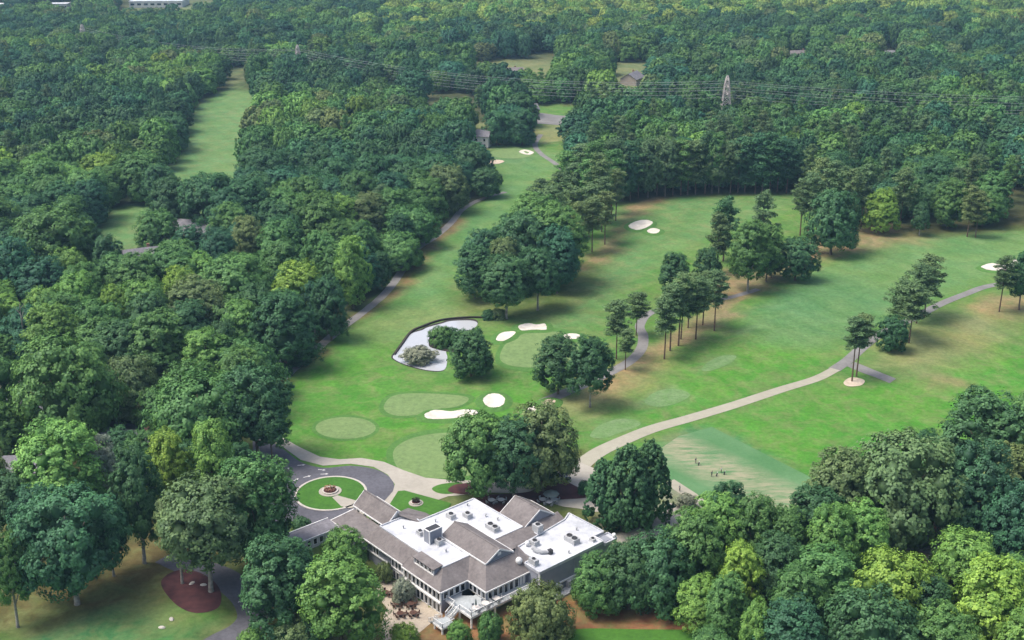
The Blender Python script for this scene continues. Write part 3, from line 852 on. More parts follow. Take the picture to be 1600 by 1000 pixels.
# --- white flat roofs with low upstands
def flat_roof(poly, z, nm):
    b = MB().prism(lp(poly), z - .55, z)
    o = cpart(b, nm, M['white_roof'])
    c = MB()
    P = [W(*p, z) for p in poly]
    n = len(P)
    cen = Vector((sum(p[0] for p in P) / n, sum(p[1] for p in P) / n, z))
    for i in range(n):
        a, d = Vector(P[i]), Vector(P[(i + 1) % n])
        c.bar(a + Vector((0, 0, .12)), d + Vector((0, 0, .12)), .28, .3)
    cpart(c, 'parapet', M['white_roof'])
    return o
flat_roof([(-22, -1), (.5, -1), (.5, 6.2), (-8.5, 6.2), (-8.5, 14), (-1, 14), (-1, 22.6), (-18.1, 22.6), (-18.1, 7), (-22, 7)], 5.0, 'flat_roof')
flat_roof([(9.2, 14.2), (14, 14.1), (13.8, 33), (11, 33), (11, 36), (8, 36), (0, 35.8), (1.5, 33.1), (3.5, 16.9), (9.2, 16.9)], 4.0, 'flat_roof')
flat_roof([(11.2, 33.4), (14.1, 33.4), (14.1, 37), (11.2, 37)], 3.4, 'flat_roof')

# --- shingle roofs
def roof(planes, parent=None, trim=()):
    b = MB()
    for pl in planes:
        b.slab([W(*p) for p in pl], .22)
    o = cpart(b, 'roof', M['shingle'])
    for a, c in trim:
        cpart(MB().bar(W(*a), W(*c), .22, .3), 'fascia', M['white_paint'])
    return o
# long facade slope, sunroom slope, deck corner
roof([[(-23.4, -4.5, 2.9), (-8.8, -4.5, 2.9), (-8.8, -.9, 5.12), (-22.2, -.9, 5.12)]], trim=[((-23.4, -4.55, 2.75), (-8.8, -4.55, 2.75))])
EZ = 2.62
roof([[(-8.9, -4.75, EZ), (4.5, -4.75, EZ), (.6, -.9, 5.14), (-8.9, -.9, 5.14)],
      [(4.5, -4.75, EZ), (4.5, 2.5, EZ), (.6, 6.3, 5.14), (.6, -.9, 5.14)],
      [(4.5, 2.5, EZ), (10.5, 2.5, EZ), (5.9, 6.3, 5.3), (.6, 6.3, 5.14)],
      [(10.5, 2.5, EZ), (10.5, 14.3, EZ), (5.9, 14.3, 5.3), (5.9, 6.3, 5.3)],
      [(10.5, 14.3, EZ), (9.0, 16.8, 3.4), (3.6, 16.8, 5.0), (5.9, 14.3, 5.3)]],
     trim=[((-8.9, -4.8, EZ - .15), (4.55, -4.8, EZ - .15)), ((4.55, -4.75, EZ - .15), (4.55, 2.5, EZ - .15)), ((4.55, 2.45, EZ - .15), (10.55, 2.45, EZ - .15)), ((10.55, 2.45, EZ - .15), (10.55, 14.3, EZ - .15))])
b = MB()
b.add([W(-23.0, -4.3, 2.4), W(-22.1, -.9, 2.4), W(-22.1, -.9, 4.95), W(-22.7, -4.3, 2.4), W(-21.8, -.9, 2.4), W(-21.8, -.9, 4.95)], [(0, 1, 2), (5, 4, 3), (0, 3, 4, 1), (1, 4, 5, 2), (2, 5, 3, 0)])
cpart(b, 'gable_wall', M['siding'])
# low slope between the two flat roofs
roof([[(-1, 13.6, 5.16), (-1, 33.2, 5.16), (1.6, 33.2, 4.12), (3.4, 16.6, 4.12), (3.4, 13.6, 4.25)]])

def gable(s0, s1, t0, t1, zr, ze, ends=(True, True), over=.35, wall='siding'):
    tm = (t0 + t1) / 2
    roof([[(s0 - over, t0, ze), (s1 + over, t0, ze), (s1 + over, tm, zr), (s0 - over, tm, zr)],
          [(s0 - over, tm, zr), (s1 + over, tm, zr), (s1 + over, t1, ze), (s0 - over, t1, ze)]],
         trim=[((s0 - over, t0 - .05, ze - .16), (s1 + over, t0 - .05, ze - .16)), ((s0 - over, t1 + .05, ze - .16), (s1 + over, t1 + .05, ze - .16))])
    cpart(MB().bar(W(s0 - over, tm, zr + .03), W(s1 + over, tm, zr + .03), .35, .1), 'ridge_cap', M['shingle'])
    for k, s in enumerate((s0, s1)):
        if not ends[k]: continue
        q = -.12 if k == 0 else .12
        b = MB()
        A, B_, C = W(s, t0 + .4, ze - .2), W(s, t1 - .4, ze - .2), W(s, tm, zr - .3)
        A2, B2, C2 = W(s + q, t0 + .4, ze - .2), W(s + q, t1 - .4, ze - .2), W(s + q, tm, zr - .3)
        b.add([A, B_, C, A2, B2, C2], [(0, 1, 2), (5, 4, 3), (0, 3, 4, 1), (1, 4, 5, 2), (2, 5, 3, 0)])
        cpart(b, 'gable_wall', M[wall])
        se = s + (over + .02) * (1 if k else -1)
        for ta in (t0, t1):
            cpart(MB().bar(W(se, ta, ze - .14), W(se, tm, zr - .14), .12, .34), 'barge_board', M['white_paint'])
gable(-8.8, -1.0, 22.9, 32.2, 7.9, 5.0)
gable(-9.0, 5.6, 6.3, 13.9, 7.7, 5.6)
o = MB().add([W(5.9, 9.6, 6.3), W(5.9, 10.6, 6.3), W(5.9, 10.6, 6.9), W(5.9, 9.6, 6.9)], [(0, 1, 2, 3), (3, 2, 1, 0)])
cpart(MB().box(W(5.8, 10.1, 6.5), (.12, .9, .7), RZ_S), 'louvre', M['white_paint'])
# clerestory under the middle gable
cpart(MB().prism(rect(-8.9, 5.5, 6.6, 13.5), 4.6, 5.5), 'wall', M['white_paint'])
for k in range(7):
    cpart(MB().box(W(-8.0 + k * 1.3, 6.56, 5.28), (1.05, .1, .32), RZ_S), 'window', M['glass'])
# entrance canopy: open gable on columns
gable(-35, -22.8, .9, 7.3, 6.9, 4.1, wall='siding_pale')
for s in (-34.4, -31.6, -28.8, -26.0):
    for t in (1.5, 6.7):
        b = MB()
        x, y, _ = W(s, t)
        b.box((x, y, .35), (.8, .8, .9), RZ_S); b.box((x, y, 2.35), (.42, .42, 3.1), RZ_S)
        cpart(b, 'column', M['siding_pale'])
cpart(MB().prism(rect(-35, -23, 1.2, 7.0), 3.75, 3.95), 'soffit', M['white_paint'])
# cross roof behind the canopy
roof([[(-22.4, 4.6, 6.5), (-18.0, 10.6, 4.9), (-18.0, 6.6, 5.06), (-21.9, 4.3, 6.0)], [(-22.4, 4.6, 6.5), (-26, 9.6, 4.1), (-21.5, 11.4, 4.1), (-18.0, 10.6, 4.9)]])
cpart(MB().prism(lp([(-25, 7.5), (-18.3, 7.5), (-18.3, 10.6), (-21.5, 10.6)]), -.2, 3.85), 'wall', M['siding'])
# left wing: slope, then low grey wing
roof([[(-35.2, -6.0, 2.55), (-22.3, -6.0, 2.55), (-22.3, 1.0, 3.15), (-35.2, 1.0, 3.15)]], trim=[((-35.25, -6.0, 2.45), (-35.25, 1.0, 3.05)), ((-35.2, -6.05, 2.42), (-22.6, -6.05, 2.42))])
b = MB().slab([W(-35.6, -17.3, 3.15), W(-31.2, -17.3, 2.75), W(-31.2, -5.9, 2.75), W(-35.6, -5.9, 3.15)], .22)
cpart(b, 'roof', M['shingle_grey'])
cpart(MB().bar(W(-35.65, -17.3, 3.1), W(-35.65, -5.9, 3.1), .2, .34), 'fascia', M['white_paint'])
cpart(MB().bar(W(-31.15, -17.3, 2.65), W(-31.15, -5.9, 2.65), .12, .26), 'fascia', M['white_paint'])

# --- windows: each its frame with a pane
def window(s, t, z, w, h, face, mull=0):
    """face: 's' looks along +s, 't' looks along -t"""
    c = W(s, t, z)
    rz = RZ_S if face == 't' else RZ_S + math.pi / 2
    fr = MB()
    ca, sa = math.cos(rz), math.sin(rz)
    for dx, dz, ww, hh in ((0, h / 2, w + .22, .14), (0, -h / 2, w + .22, .16), (-w / 2, 0, .14, h), (w / 2, 0, .14, h)):
        fr.box((c[0] + dx * ca, c[1] + dx * sa, z + dz), (ww, .22, hh), rz)
    o = cpart(fr, 'window', M['white_paint'])
    b = MB().box(c, (w - .1, .08, h - .12), rz)
    b.v = [(v[0] - CL.x, v[1] - CL.y, v[2] - CL.z) for v in b.v]
    b.build('pane', M['glass'], o)
    return o
for k in range(9):                                   # sunroom, both floors
    s = -7.9 + k * 1.42
    window(s, -4.33, 1.12, 1.02, 2.15, 't')
    window(s, -4.33, -1.7, 1.02, 2.15, 't')
cpart(MB().bar(W(-8.7, -4.55, -.2), W(4.25, -4.55, -.2), .5, .34), 'band', M['white_paint'])
for s in (-8.65, 4.05):
    cpart(MB().box(W(s, -4.35, -.4), (.3, .3, 5.4), RZ_S), 'corner_board', M['white_paint'])
for s in (-20.6, -19.4, -13.6, -12.3, -11.0):
    window(s, -3.63, 1.0 if s < -15 else .8, .85, 2.0 if s < -15 else 2.4, 't')
for s in (-13.2, -11.9):
    window(s, -3.63, -1.9, .9, 2.0, 't')
cpart(MB().box(W(-16.2, -3.66, -1.6), (1.5, .16, 2.9), RZ_S), 'door', M['white_paint'])
cpart(MB().bar(W(-23.1, -3.75, -.2), W(-8.8, -3.75, -.2), .3, .28), 'band', M['white_paint'])
for k in range(4):                                   # deck, notch side towards the sunroom
    window(4.03, -3.0 + k * 1.5, 1.1, 1.15, 1.7, 's')
for k in range(4):
    window(5.0 + k * 1.4, 2.97, 1.1, 1.0, 1.7, 't')
for k in range(6):
    window(10.03, 3.9 + k * 1.45, 1.05 if k < 3 else .95, 1.05, 1.8 if k < 3 else 2.1, 's')
for k in range(2):
    cpart(MB().box(W(10.05, 12.4 + k * .8, 1.0), (.16, .5, 2.2), RZ_S), 'shutter', M['white_paint'])
for t in (4.0, 7.0, 10.0, 13.0):
    window(10.03, t, -1.8, 1.2, 1.6, 's')
for t in (-13.6, -12.0, -10.4):
    window(-31.58, t, 1.3, 1.0, 1.5, 's')
cpart(MB().box(W(-31.55, -7.4, 1.2), (.14, 2.6, 2.3), RZ_S), 'panel', M['white_paint'])
# dormer on the sunroom roof
DT = -2.9
cpart(MB().prism(rect(-6.6, .1, DT, -1.0), 3.1, 5.3), 'wall', M['siding'])
cpart(MB().slab([W(-6.9, DT - .4, 5.38), W(.4, DT - .4, 5.38), W(.4, -.8, 5.62), W(-6.9, -.8, 5.62)], .18), 'dormer_roof', M['shingle'])
for k in range(4):
    window(-5.4 + k * 1.42, DT - .03, 4.6, 1.05, 1.15, 't')
cpart(MB().bar(W(-6.65, DT - .1, 3.86), W(.15, DT - .1, 3.86), .2, .24).bar(W(-6.6, DT - .1, 3.8), W(-6.6, DT - .1, 5.25), .24).bar(W(.1, DT - .1, 3.8), W(.1, DT - .1, 5.25), .24).bar(W(-6.65, DT - .1, 5.22), W(.15, DT - .1, 5.22), .2, .22), 'dormer_frame', M['white_paint'])

# right wing: corner boards and base band
for s, t in ((13.85, 14.25), (13.65, 24.5), (13.65, 35.8)):
    cpart(MB().box(W(s, t, .3), (.3, .3, 6.4), RZ_S), 'corner_board', M['white_paint' if t < 20 else 'siding'])
cpart(MB().bar(W(14.0, 14.3, -.9), W(13.8, 33, -.9), .3, .3), 'band', M['white_paint'])
for t in (19.0, 23.0):
    cpart(MB().box(W(14.3, t, -2.0), (1.0, 2.2, 1.8), RZ_S), 'service_box', M['metal_grey'])
cpart(MB().prism(rect(14.0, 16.2, 15.0, 32), -3.2, -2.6), 'service_step', M['metal_grey'])

# --- chimney and roof plant
ch = MB()
ch.box(W(-9.6, 4.3, 6.5), (2.0, 3.3, 3.2), RZ_S)
cho = cpart(ch, 'chimney', M['siding'])
def sub(b, nm, m, par):
    b.v = [(v[0] - CL.x, v[1] - CL.y, v[2] - CL.z) for v in b.v]
    return b.build(nm, m, par)
sub(MB().box(W(-9.6, 4.3, 8.13), (1.7, 3.0, .12), RZ_S), 'flue_opening', M['metal_dark'], cho)
for ds in (-1, 1):
    for dt in (-1.65, 1.65):
        sub(MB().box(W(-9.6 + ds, 4.3 + dt, 6.55), (.2, .2, 3.3), RZ_S), 'corner_board', M['white_paint'], cho)
for a, c in (((-10.6, 2.65), (-8.6, 2.65)), ((-8.6, 2.65), (-8.6, 5.95)), ((-10.6, 5.95), (-8.6, 5.95)), ((-10.6, 2.65), (-10.6, 5.95))):
    sub(MB().bar(W(*a, 8.12), W(*c, 8.12), .22, .2), 'cap_trim', M['white_paint'], cho)

def hvac(s, t, z, w, d, h, label, fans=2):
    e = empty('rooftop_unit', W(s, t, z), RZ_S)
    tag(e, label, 'air conditioner', 'rooftop units on the clubhouse')
    MB().box((0, 0, h / 2 + .15), (w, d, h)).build('housing', M['metal_grey'], e)
    MB().box((0, 0, .08), (w + .3, d + .3, .16)).build('curb', M['white_roof'], e)
    for k in range(fans):
        x = (k - (fans - 1) / 2) * w / max(fans, 1)
        MB().lathe([(d * .32, 0), (d * .34, .2), (d * .26, .22), (d * .25, .05)], (x, 0, h + .14), 12).build('fan_cowl', M['metal_dark'], e)
hvac(-14.6, 13.2, 5, 1.9, 1.5, 1.0, 'grey roof unit on the upper white roof, left of the pair', 1)
hvac(-12.4, 16.2, 5, 1.9, 1.5, 1.0, 'grey roof unit on the upper white roof, right of the pair', 1)
hvac(-4.6, 17.0, 5, 3.2, 1.7, 1.0, 'dark twin-fan roof unit near the front corner of the upper white roof', 2)
hvac(-13.3, 3.6, 5, 1.6, 1.2, .9, 'small roof unit behind the chimney', 1)
hvac(-7.4, 4.3, 5, 1.5, 1.5, 1.1, 'roof unit at the foot of the chimney', 1)
hvac(9.4, 27.8, 4, 3.2, 1.9, 1.1, 'grey roof unit at the middle of the right white roof', 2)
hvac(1.8, 24.6, 4.4, 2.0, 1.6, 1.7, 'tall white roof unit at the top edge of the right white roof', 1)
hvac(5.0, 20.8, 4, 1.7, 1.5, 1.0, 'roof unit beside the vent hood on the right white roof', 1)
hvac(10.7, 15.4, 4, 2.0, 1.2, 1.2, 'white roof unit near the notch of the right white roof', 1)
hvac(12.2, 31.4, 4, 1.2, 1.0, .6, 'small low roof unit near the far end of the right white roof', 1)
# curved duct on the right roof
e = empty('roof_duct', W(8.0, 19.4, 4)); tag(e, 'curved grey duct lying on the right white roof', 'duct')
pts = [Vector(W(6.6, 18.6, 5.0)), Vector(W(6.9, 18.7, 4.9)), Vector(W(7.8, 19.0, 4.6)), Vector(W(8.9, 19.6, 4.5)), Vector(W(9.6, 20.6, 4.5))]
MB().tube([p - e.location for p in pts], [.42, .5, .5, .45, .4], 8).build('duct', M['metal_grey'], e)
MB().box((0, 0, .1), (1.4, 1.0, .2), RZ_S).build('base', M['white_roof'], e)
MB().box(Vector(W(9.9, 20.9, 4.55)) - e.location, (.9, .9, 1.0), RZ_S).build('hood', M['metal_dark'], e)
for k, (s, t, z, r, lab) in enumerate([(8.2, 13.5, 3.5, .75, 'large white ball-shaped dome on the front shingle roof'), (4.4, 19.2, 4.0, .55, 'small white roof dome by the shingle strip'), (13.6, 36.6, 3.4, .5, 'small white dome at the far end of the right wing')]):
    e = empty('roof_dome', W(s, t, z)); tag(e, lab, 'dome')
    MB().lathe([(.05, r * .05), (r * .55, r * .12), (r * .92, r * .55), (r, r), (r * .92, r * 1.45), (r * .6, r * 1.85), (.05, r * 2)], (0, 0, .25), 14).build('dome_shell', M['white_paint'], e, smooth_=True)
    MB().lathe([(r * .4, -.3), (r * .4, .4)], n=10).build('stand', M['metal_grey'], e)
for k, (s, t) in enumerate([(-15.5, 9.5), (-10, 19.5), (-16.5, 19.5), (-4, 3.5), (-18, 2.5), (12.4, 24.0), (6.5, 32.0), (-7, 20.5)]):
    z = 4.0 if s > 4 else 5.0
    b = MB().lathe([(.16, 0), (.16, .6), (.26, .62), (.26, .75), (.05, .85)], n=8)
    o = b.build('roof_vent', M['metal_grey'], None, W(s, t, z))
    tag(o, ['vent pipe near the left edge of the upper white roof', 'vent pipe in the middle of the upper white roof', 'vent pipe at the back of the upper white roof', 'vent pipe in front of the chimney', 'vent pipe at the left end of the facade-side white roof',
            'vent pipe at the front edge of the right white roof', 'vent pipe at the back of the right white roof', 'vent pipe by the rear gable'][k], 'vent')

# --- deck with rail, posts, stairs
dk = empty('deck', W(8, 0, 0), 0)
tag(dk, 'raised pale grey deck with white railings and posts behind the clubhouse', 'deck')
DL = dk.location.copy()
def dpart(b, nm, m, par=None):
    b.v = [(v[0] - DL.x, v[1] - DL.y, v[2] - DL.z) for v in b.v]
    return b.build(nm, m, par or dk)
b = MB().prism(lp([(4.1, -3.0), (12.4, -3.0), (12.4, 24.5), (10.15, 24.5), (10.15, 2.9), (4.1, 2.9)]), -.28, 0)
dpart(b, 'deck_floor', M['deck'])
for a, c in (((4.1, -3.05), (12.45, -3.05)), ((12.45, -3.05), (12.45, 24.5))):
    dpart(MB().bar(W(*a, -.22), W(*c, -.22), .14, .5), 'fascia', M['white_paint'])
def rail(a, c, z0=0.0, z1=0.0, nm='railing', par=None):
    A, C = Vector(W(*a, z0)), Vector(W(*c, z1))
    n = max(2, int((C - A).length / .32))
    b = MB()
    b.bar(A + Vector((0, 0, 1.02)), C + Vector((0, 0, 1.02)), .12, .1).bar(A + Vector((0, 0, .15)), C + Vector((0, 0, .15)), .07)
    for i in range(n + 1):
        p = A.lerp(C, i / n)
        w = .14 if i % 6 == 0 or i == n else .045
        b.bar(p, p + Vector((0, 0, 1.05)), w)
    return dpart(b, nm, M['white_paint'], par)
rail((4.2, -2.9), (6.9, -2.9)); rail((8.6, -2.9), (12.3, -2.9)); rail((12.3, -2.9), (12.3, 24.4))
for s, t in ((12.2, -2.8), (12.2, 3.4), (12.2, 9.6), (12.2, 15.8), (8.4, -2.8)):
    dpart(MB().box(W(s, t, -1.7), (.34, .34, 2.9), RZ_S), 'post', M['white_paint'])
dpart(MB().prism(rect(7.0, 10.0, -8.6, -5.4), -1.7, -1.5), 'landing', M['deck'])
for a, c in (((7.0, -8.65), (10.05, -8.65)), ((10.05, -8.65), (10.05, -5.4))):
    dpart(MB().bar(W(*a, -1.65), W(*c, -1.65), .12, .36), 'fascia', M['white_paint'])
for s, t in ((9.8, -8.4), (7.3, -8.4)):
    dpart(MB().box(W(s, t, -2.5), (.3, .3, 1.8), RZ_S), 'post', M['white_paint'])
rail((7.1, -8.5), (9.95, -8.5), -1.5, -1.5); rail((9.95, -8.5), (9.95, -5.5), -1.5, -1.5)
for k in range(8):
    dpart(MB().box(W(7.75, -3.2 - k * .3, -.19 - k * .19), (1.6, .32, .07), RZ_S), 'stair_tread', M['deck'])
for s in (6.95, 8.55):
    dpart(MB().bar(W(s, -3.0, -.2), W(s, -5.5, -1.75), .1, .36), 'stringer', M['white_paint'])
    rail((s, -3.0), (s, -5.4), 0, -1.5)
for k in range(8):
    dpart(MB().box(W(6.85 - k * .3, -7.1, -1.68 - k * .19), (.32, 1.6, .07), RZ_S), 'stair_tread', M['deck'])
rail((7.0, -6.3), (4.6, -6.3), -1.5, -3.0); rail((7.0, -7.9), (4.6, -7.9), -1.5, -3.0)

# --- tables and chairs
def round_table(loc, label, group, r=.85, top='cloth_cream', chair='metal_grey', nch=4, umbrella=None, rz=0):
    e = empty('round_table', loc, rz)
    tag(e, label, 'table', group)
    MB().lathe([(r, .70), (r, .76), (.02, .765)], n=16).build('tabletop', M[top], e)
    MB().lathe([(.32, 0), (.3, .05), (.06, .1), (.06, .7)], n=8).build('pedestal', M['metal_dark'], e)
    if umbrella:
        b = MB().lathe([(.03, .7), (.03, 2.7)], n=6)
        b.build('umbrella_pole', M['wood_dark'], e)
        MB().lathe([(.05, 1.2), (.22, 1.35), (.16, 2.2), (.04, 2.75)], n=8).build('folded_umbrella', M[umbrella], e)
    for k in range(nch):
        a = 2 * math.pi * k / nch + .5
        x, y = (r + .35) * math.cos(a), (r + .35) * math.sin(a)
        c = empty('chair', (Vector(loc) + Matrix.Rotation(rz, 3, 'Z') @ Vector((x, y, 0))), rz + a)
        tag(c, '%s chair at the %s' % (('back', 'left', 'front', 'right', 'near')[k], label), 'chair', 'chairs around the ' + label)
        MB().box((0, 0, .44), (.5, .52, .07)).build('seat', M[chair], c)
        MB().box((.24, 0, .72), (.06, .52, .5)).build('backrest', M[chair], c)
        for i in (-1, 1):
            for j in (-1, 1):
                MB().box((i * .21, j * .22, .2), (.05, .05, .42)).build('leg', M[chair], c)
for (s, t), nm in (((11.2, -.8), 'pale round table on the deck nearest its corner'), ((11.2, 1.7), 'middle pale round table of the three on the deck'), ((11.2, 4.5), 'pale round table of the deck farthest from its corner')):
    round_table(W(s, t, .002), nm, 'round tables on the deck', .8, 'cloth_cream', 'metal_grey', 4, 'cloth_green' if s == 11.2 and t < 0 else None)
for p, nm, um in (((642, 947.5), 'dark round table with folded umbrella in the middle of the patio', 'cloth_green'), ((625.5, 963), 'dark round table with folded umbrella at the patio front', 'cloth_green'), ((621, 947), 'dark wooden table near the patio planter', None), ((646, 962), 'small dark table at the right of the patio', None), ((602, 930), 'dark table at the left edge of the patio', None)):
    g = gp(*p)
    round_table((g[0], g[1], g[2] + .06), nm, 'tables on the patio', .8, 'wood_dark', 'wood_dark', 5)
    if um:
        e = bpy.context.scene.objects.get('round_table')
for p, nm in (((768, 786), 'left white round table behind the clubhouse'), ((783, 785.5), 'right white round table behind the clubhouse'), ((848, 785), 'grey round table on the rear terrace nearest the gable'), ((858, 789), 'grey round table on the rear terrace, front one'), ((866, 785), 'grey round table on the rear terrace, right one')):
    g = gp(*p)
    round_table((g[0], g[1], g[2] + .17), nm, 'tables behind the clubhouse', .85, 'white_paint' if p[0] < 800 else 'metal_pale', 'metal_grey', 4)
def parasol(p, label, m):
    g = gp(*p)
    e = empty('parasol', (g[0], g[1], g[2] + .16)); tag(e, label, 'parasol')
    MB().lathe([(.4, 0), (.4, .1), (.04, .12), (.04, 2.5)], n=8).build('pole', M['metal_dark'], e)
    MB().lathe([(2.0, 2.15), (1.9, 2.25), (1.0, 2.6), (.05, 2.85)], n=8).build('canopy', M[m], e)
parasol((861, 785), 'open grey-green parasol over the rear terrace', 'cloth_green')

def golf_cart(p, rz, label, m='metal_dark'):
    g = gp(*p)
    e = empty('golf_cart', (g[0], g[1], g[2] + .1), rz); tag(e, label, 'golf cart')
    b = MB().box((0, 0, .45), (2.3, 1.15, .32)); b.box((.95, 0, .72), (.5, 1.05, .3)); b.box((-.75, 0, .72), (.7, 1.1, .35))
    b.build('body', M[m], e)
    s_ = MB().box((-.25, 0, .75), (.5, 1.05, .14)); s_.box((-.5, 0, 1.02), (.12, 1.05, .5))
    s_.build('seat', M['cloth_cream'], e)
    MB().box((-.1, 0, 1.88), (1.8, 1.2, .08)).build('canopy', M[m], e)
    for x in (-.85, .72):
        for y in (-.52, .52):
            MB().bar((x, y, .6), (x * .9 - .02, y, 1.86), .05).build('strut', M['metal_dark'], e)
            w = MB().lathe([(.24, -.1), (.24, .1)], n=12)
            w.v = [(v[0] + x, y + v[2] * 1.0, v[1] + .24) for v in w.v]
            w.build('wheel', M['tyre'], e)
golf_cart((884, 750), RAD(-35), 'dark golf cart parked at the start of the concrete path')
golf_cart((879, 745), RAD(-30), 'second dark golf cart just behind the parked one')

# planters on the patio
def planter(p, label, r=.7):
    g = gp(*p)
    e = empty('planter', (g[0], g[1], g[2] + .06)); tag(e, label, 'planter')
    MB().lathe([(r * .7, 0), (r, .7), (r * .9, .72), (r * .85, .6)], n=10).build('pot', M['wood_dark'], e)
    return e
planter((622, 934), 'large brown planter under the small patio tree', 1.6)
planter((600, 905), 'brown planter by the patio door', 1.1)

# ================================================================== trees: prototypes
def mesh_quads(name, P, lvv, mats, extra=None):
    """P: (n,4,3) quads with a per-face value; extra: (verts, faces, matindex)"""
    n = len(P)
    V = P.reshape(-1, 3); F = np.arange(n * 4, dtype=np.int32)
    ls = np.arange(0, n * 4, 4, dtype=np.int32)
    me = bpy.data.meshes.new(name)
    lvl = list(lvv); mi = [0] * n
    if extra:
        ev, ef, em, elv = extra
        base = len(V)
        V = np.vstack([V, np.array(ev)])
        starts, idx = [], []
        c = len(F)
        for f in ef:
            starts.append(c); c += len(f); idx += [i + base for i in f]
        F = np.concatenate([F, np.array(idx, np.int32)]); ls = np.concatenate([ls, np.array(starts, np.int32)])
        lvl += elv; mi += em
    me.vertices.add(len(V)); me.vertices.foreach_set('co', V.astype(np.float32).ravel())
    me.loops.add(len(F)); me.loops.foreach_set('vertex_index', F)
    me.polygons.add(len(ls)); me.polygons.foreach_set('loop_start', ls)
    me.update(calc_edges=True)
    a = me.attributes.new('lv', 'FLOAT', 'FACE'); a.data.foreach_set('value', np.array(lvl, np.float32))
    for m in mats: me.materials.append(m)
    me.polygons.foreach_set('material_index', np.array(mi, np.int32))
    return me

def leaf_quads(C, N, size, rng, aspect=.75):
    n = len(C)
    N = N / (np.linalg.norm(N, axis=1, keepdims=True) + 1e-9)
    R = rng.normal(size=(n, 3))
    T = np.cross(N, R); T /= np.linalg.norm(T, axis=1, keepdims=True) + 1e-9
    B = np.cross(N, T)
    s = size * rng.uniform(.65, 1.35, (n, 1))
    T = T * s; B = B * s * aspect
    fold = N * s * .18
    return np.stack([C + T - fold, C + B + fold * .4, C - T - fold, C - B + fold * .4], 1)

def unit(n, rng):
    v = rng.normal(size=(n, 3))
    return v / np.linalg.norm(v, axis=1, keepdims=True)

ICO = None
def ico():
    global ICO
    if ICO is None:
        bm = bmesh.new(); bmesh.ops.create_icosphere(bm, subdivisions=2, radius=1)
        ICO = ([tuple(v.co) for v in bm.verts], [tuple(v.index for v in f.verts) for f in bm.faces]); bm.free()
    return ICO

def core(centres, radii, rng, m=0):
    """the inner leaf mass that closes the crown"""
    iv, iff = ico()
    ev, ef = [], []
    for c, r in zip(centres, radii):
        b = len(ev)
        k = rng.uniform(.8, 1.12, len(iv))
        ev += [(c[0] + v[0] * r * q, c[1] + v[1] * r * q, c[2] + v[2] * r * q) for v, q in zip(iv, k)]
        ef += [tuple(i + b for i in f) for f in iff]
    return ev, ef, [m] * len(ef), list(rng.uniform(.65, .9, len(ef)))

HSS = (1.45, 2.0, 2.8)            # crowns are modelled this many radii tall
def broad_crown(seed, HS, nl=34, ncl=15, nlf=24, leaf=.034, shape='round', mats=None, lobe=(.24, .40), deep=.75):
    """crown in a unit frame: radius about 1 across, z from 0 to 1 (scaled by the tree's crown height)"""
    rng = np.random.default_rng(seed)
    # lobes over a dome
    L, R = [], []
    tries = 0
    # azimuth-dependent radius for an uneven outline
    ph = rng.uniform(0, 6.28, 4); am = rng.uniform(.04, .12, 4)
    while len(L) < nl and tries < 4000:
        tries += 1
        z = rng.uniform(0.06, .92 if shape != 'cone' else .98) ** .9
        if shape == 'round': rad = math.sqrt(max(0, 1 - ((z - .42) / .60) ** 2))
        elif shape == 'dome': rad = math.sqrt(max(0, 1 - ((z - .25) / .76) ** 2))
        elif shape == 'tall': rad = .95 * math.sqrt(max(0, 1 - ((z - .48) / .56) ** 2)) ** 1.1
        else: rad = min(1, (1 - z) ** .36 * 1.1) * min(1, .8 + z)
        a = rng.uniform(0, 2 * math.pi)
        rad *= 1 + sum(am[k] * math.sin((k + 2) * a + ph[k] + 3 * z) for k in range(4))
        lr = rng.uniform(*lobe)
        q = max(rad - lr * .75, 0) * (1 if rng.random() < deep else rng.uniform(.2, .9))
        p = np.array([q * math.cos(a), q * math.sin(a), min(max(z * HS, lr * .5), HS - lr * .8)])
        if any(np.linalg.norm(p - o) < .5 * (lr + r) for o, r in zip(L, R)): continue
        L.append(p); R.append(lr)
    C, N, lvv = [], [], []
    for p, r in zip(L, R):
        out = p - np.array([0, 0, .35 * HS]); out /= np.linalg.norm(out) + 1e-9
        tone = rng.uniform(.86, 1.14)
        d = unit(ncl * 2, rng)
        d = d[np.argsort(-(d @ out + .25 * d[:, 2]))][:ncl]
        for q in d:
            cc = p + q * r * np.array([1, 1, .82 if shape != 'cone' else 1.5]) * rng.uniform(.82, 1.08)
            cr = r * rng.uniform(.30, .46)
            dd = unit(nlf, rng)
            c = cc + dd * cr * np.array([1, 1, .8]) * rng.uniform(.35, 1, (nlf, 1))
            C.append(c)
            N.append(dd * .55 + q * .6 + out * .75 + np.array([0, 0, .3]) + rng.normal(size=(nlf, 3)) * .3)
            lvv.append(tone * rng.uniform(.78, 1.22) * rng.uniform(.82, 1.2, nlf))
    C = np.vstack(C); N = np.vstack(N); lvv = np.concatenate(lvv)
    P = leaf_quads(C, N, leaf, rng)
    P[..., 2] = np.maximum(P[..., 2], -.02)
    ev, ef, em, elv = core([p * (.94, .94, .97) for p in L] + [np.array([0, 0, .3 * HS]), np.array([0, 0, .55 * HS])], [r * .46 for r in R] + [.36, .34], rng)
    return mesh_quads('crown', P, lvv, [mats or M['leaf']], (ev, ef, em, elv))

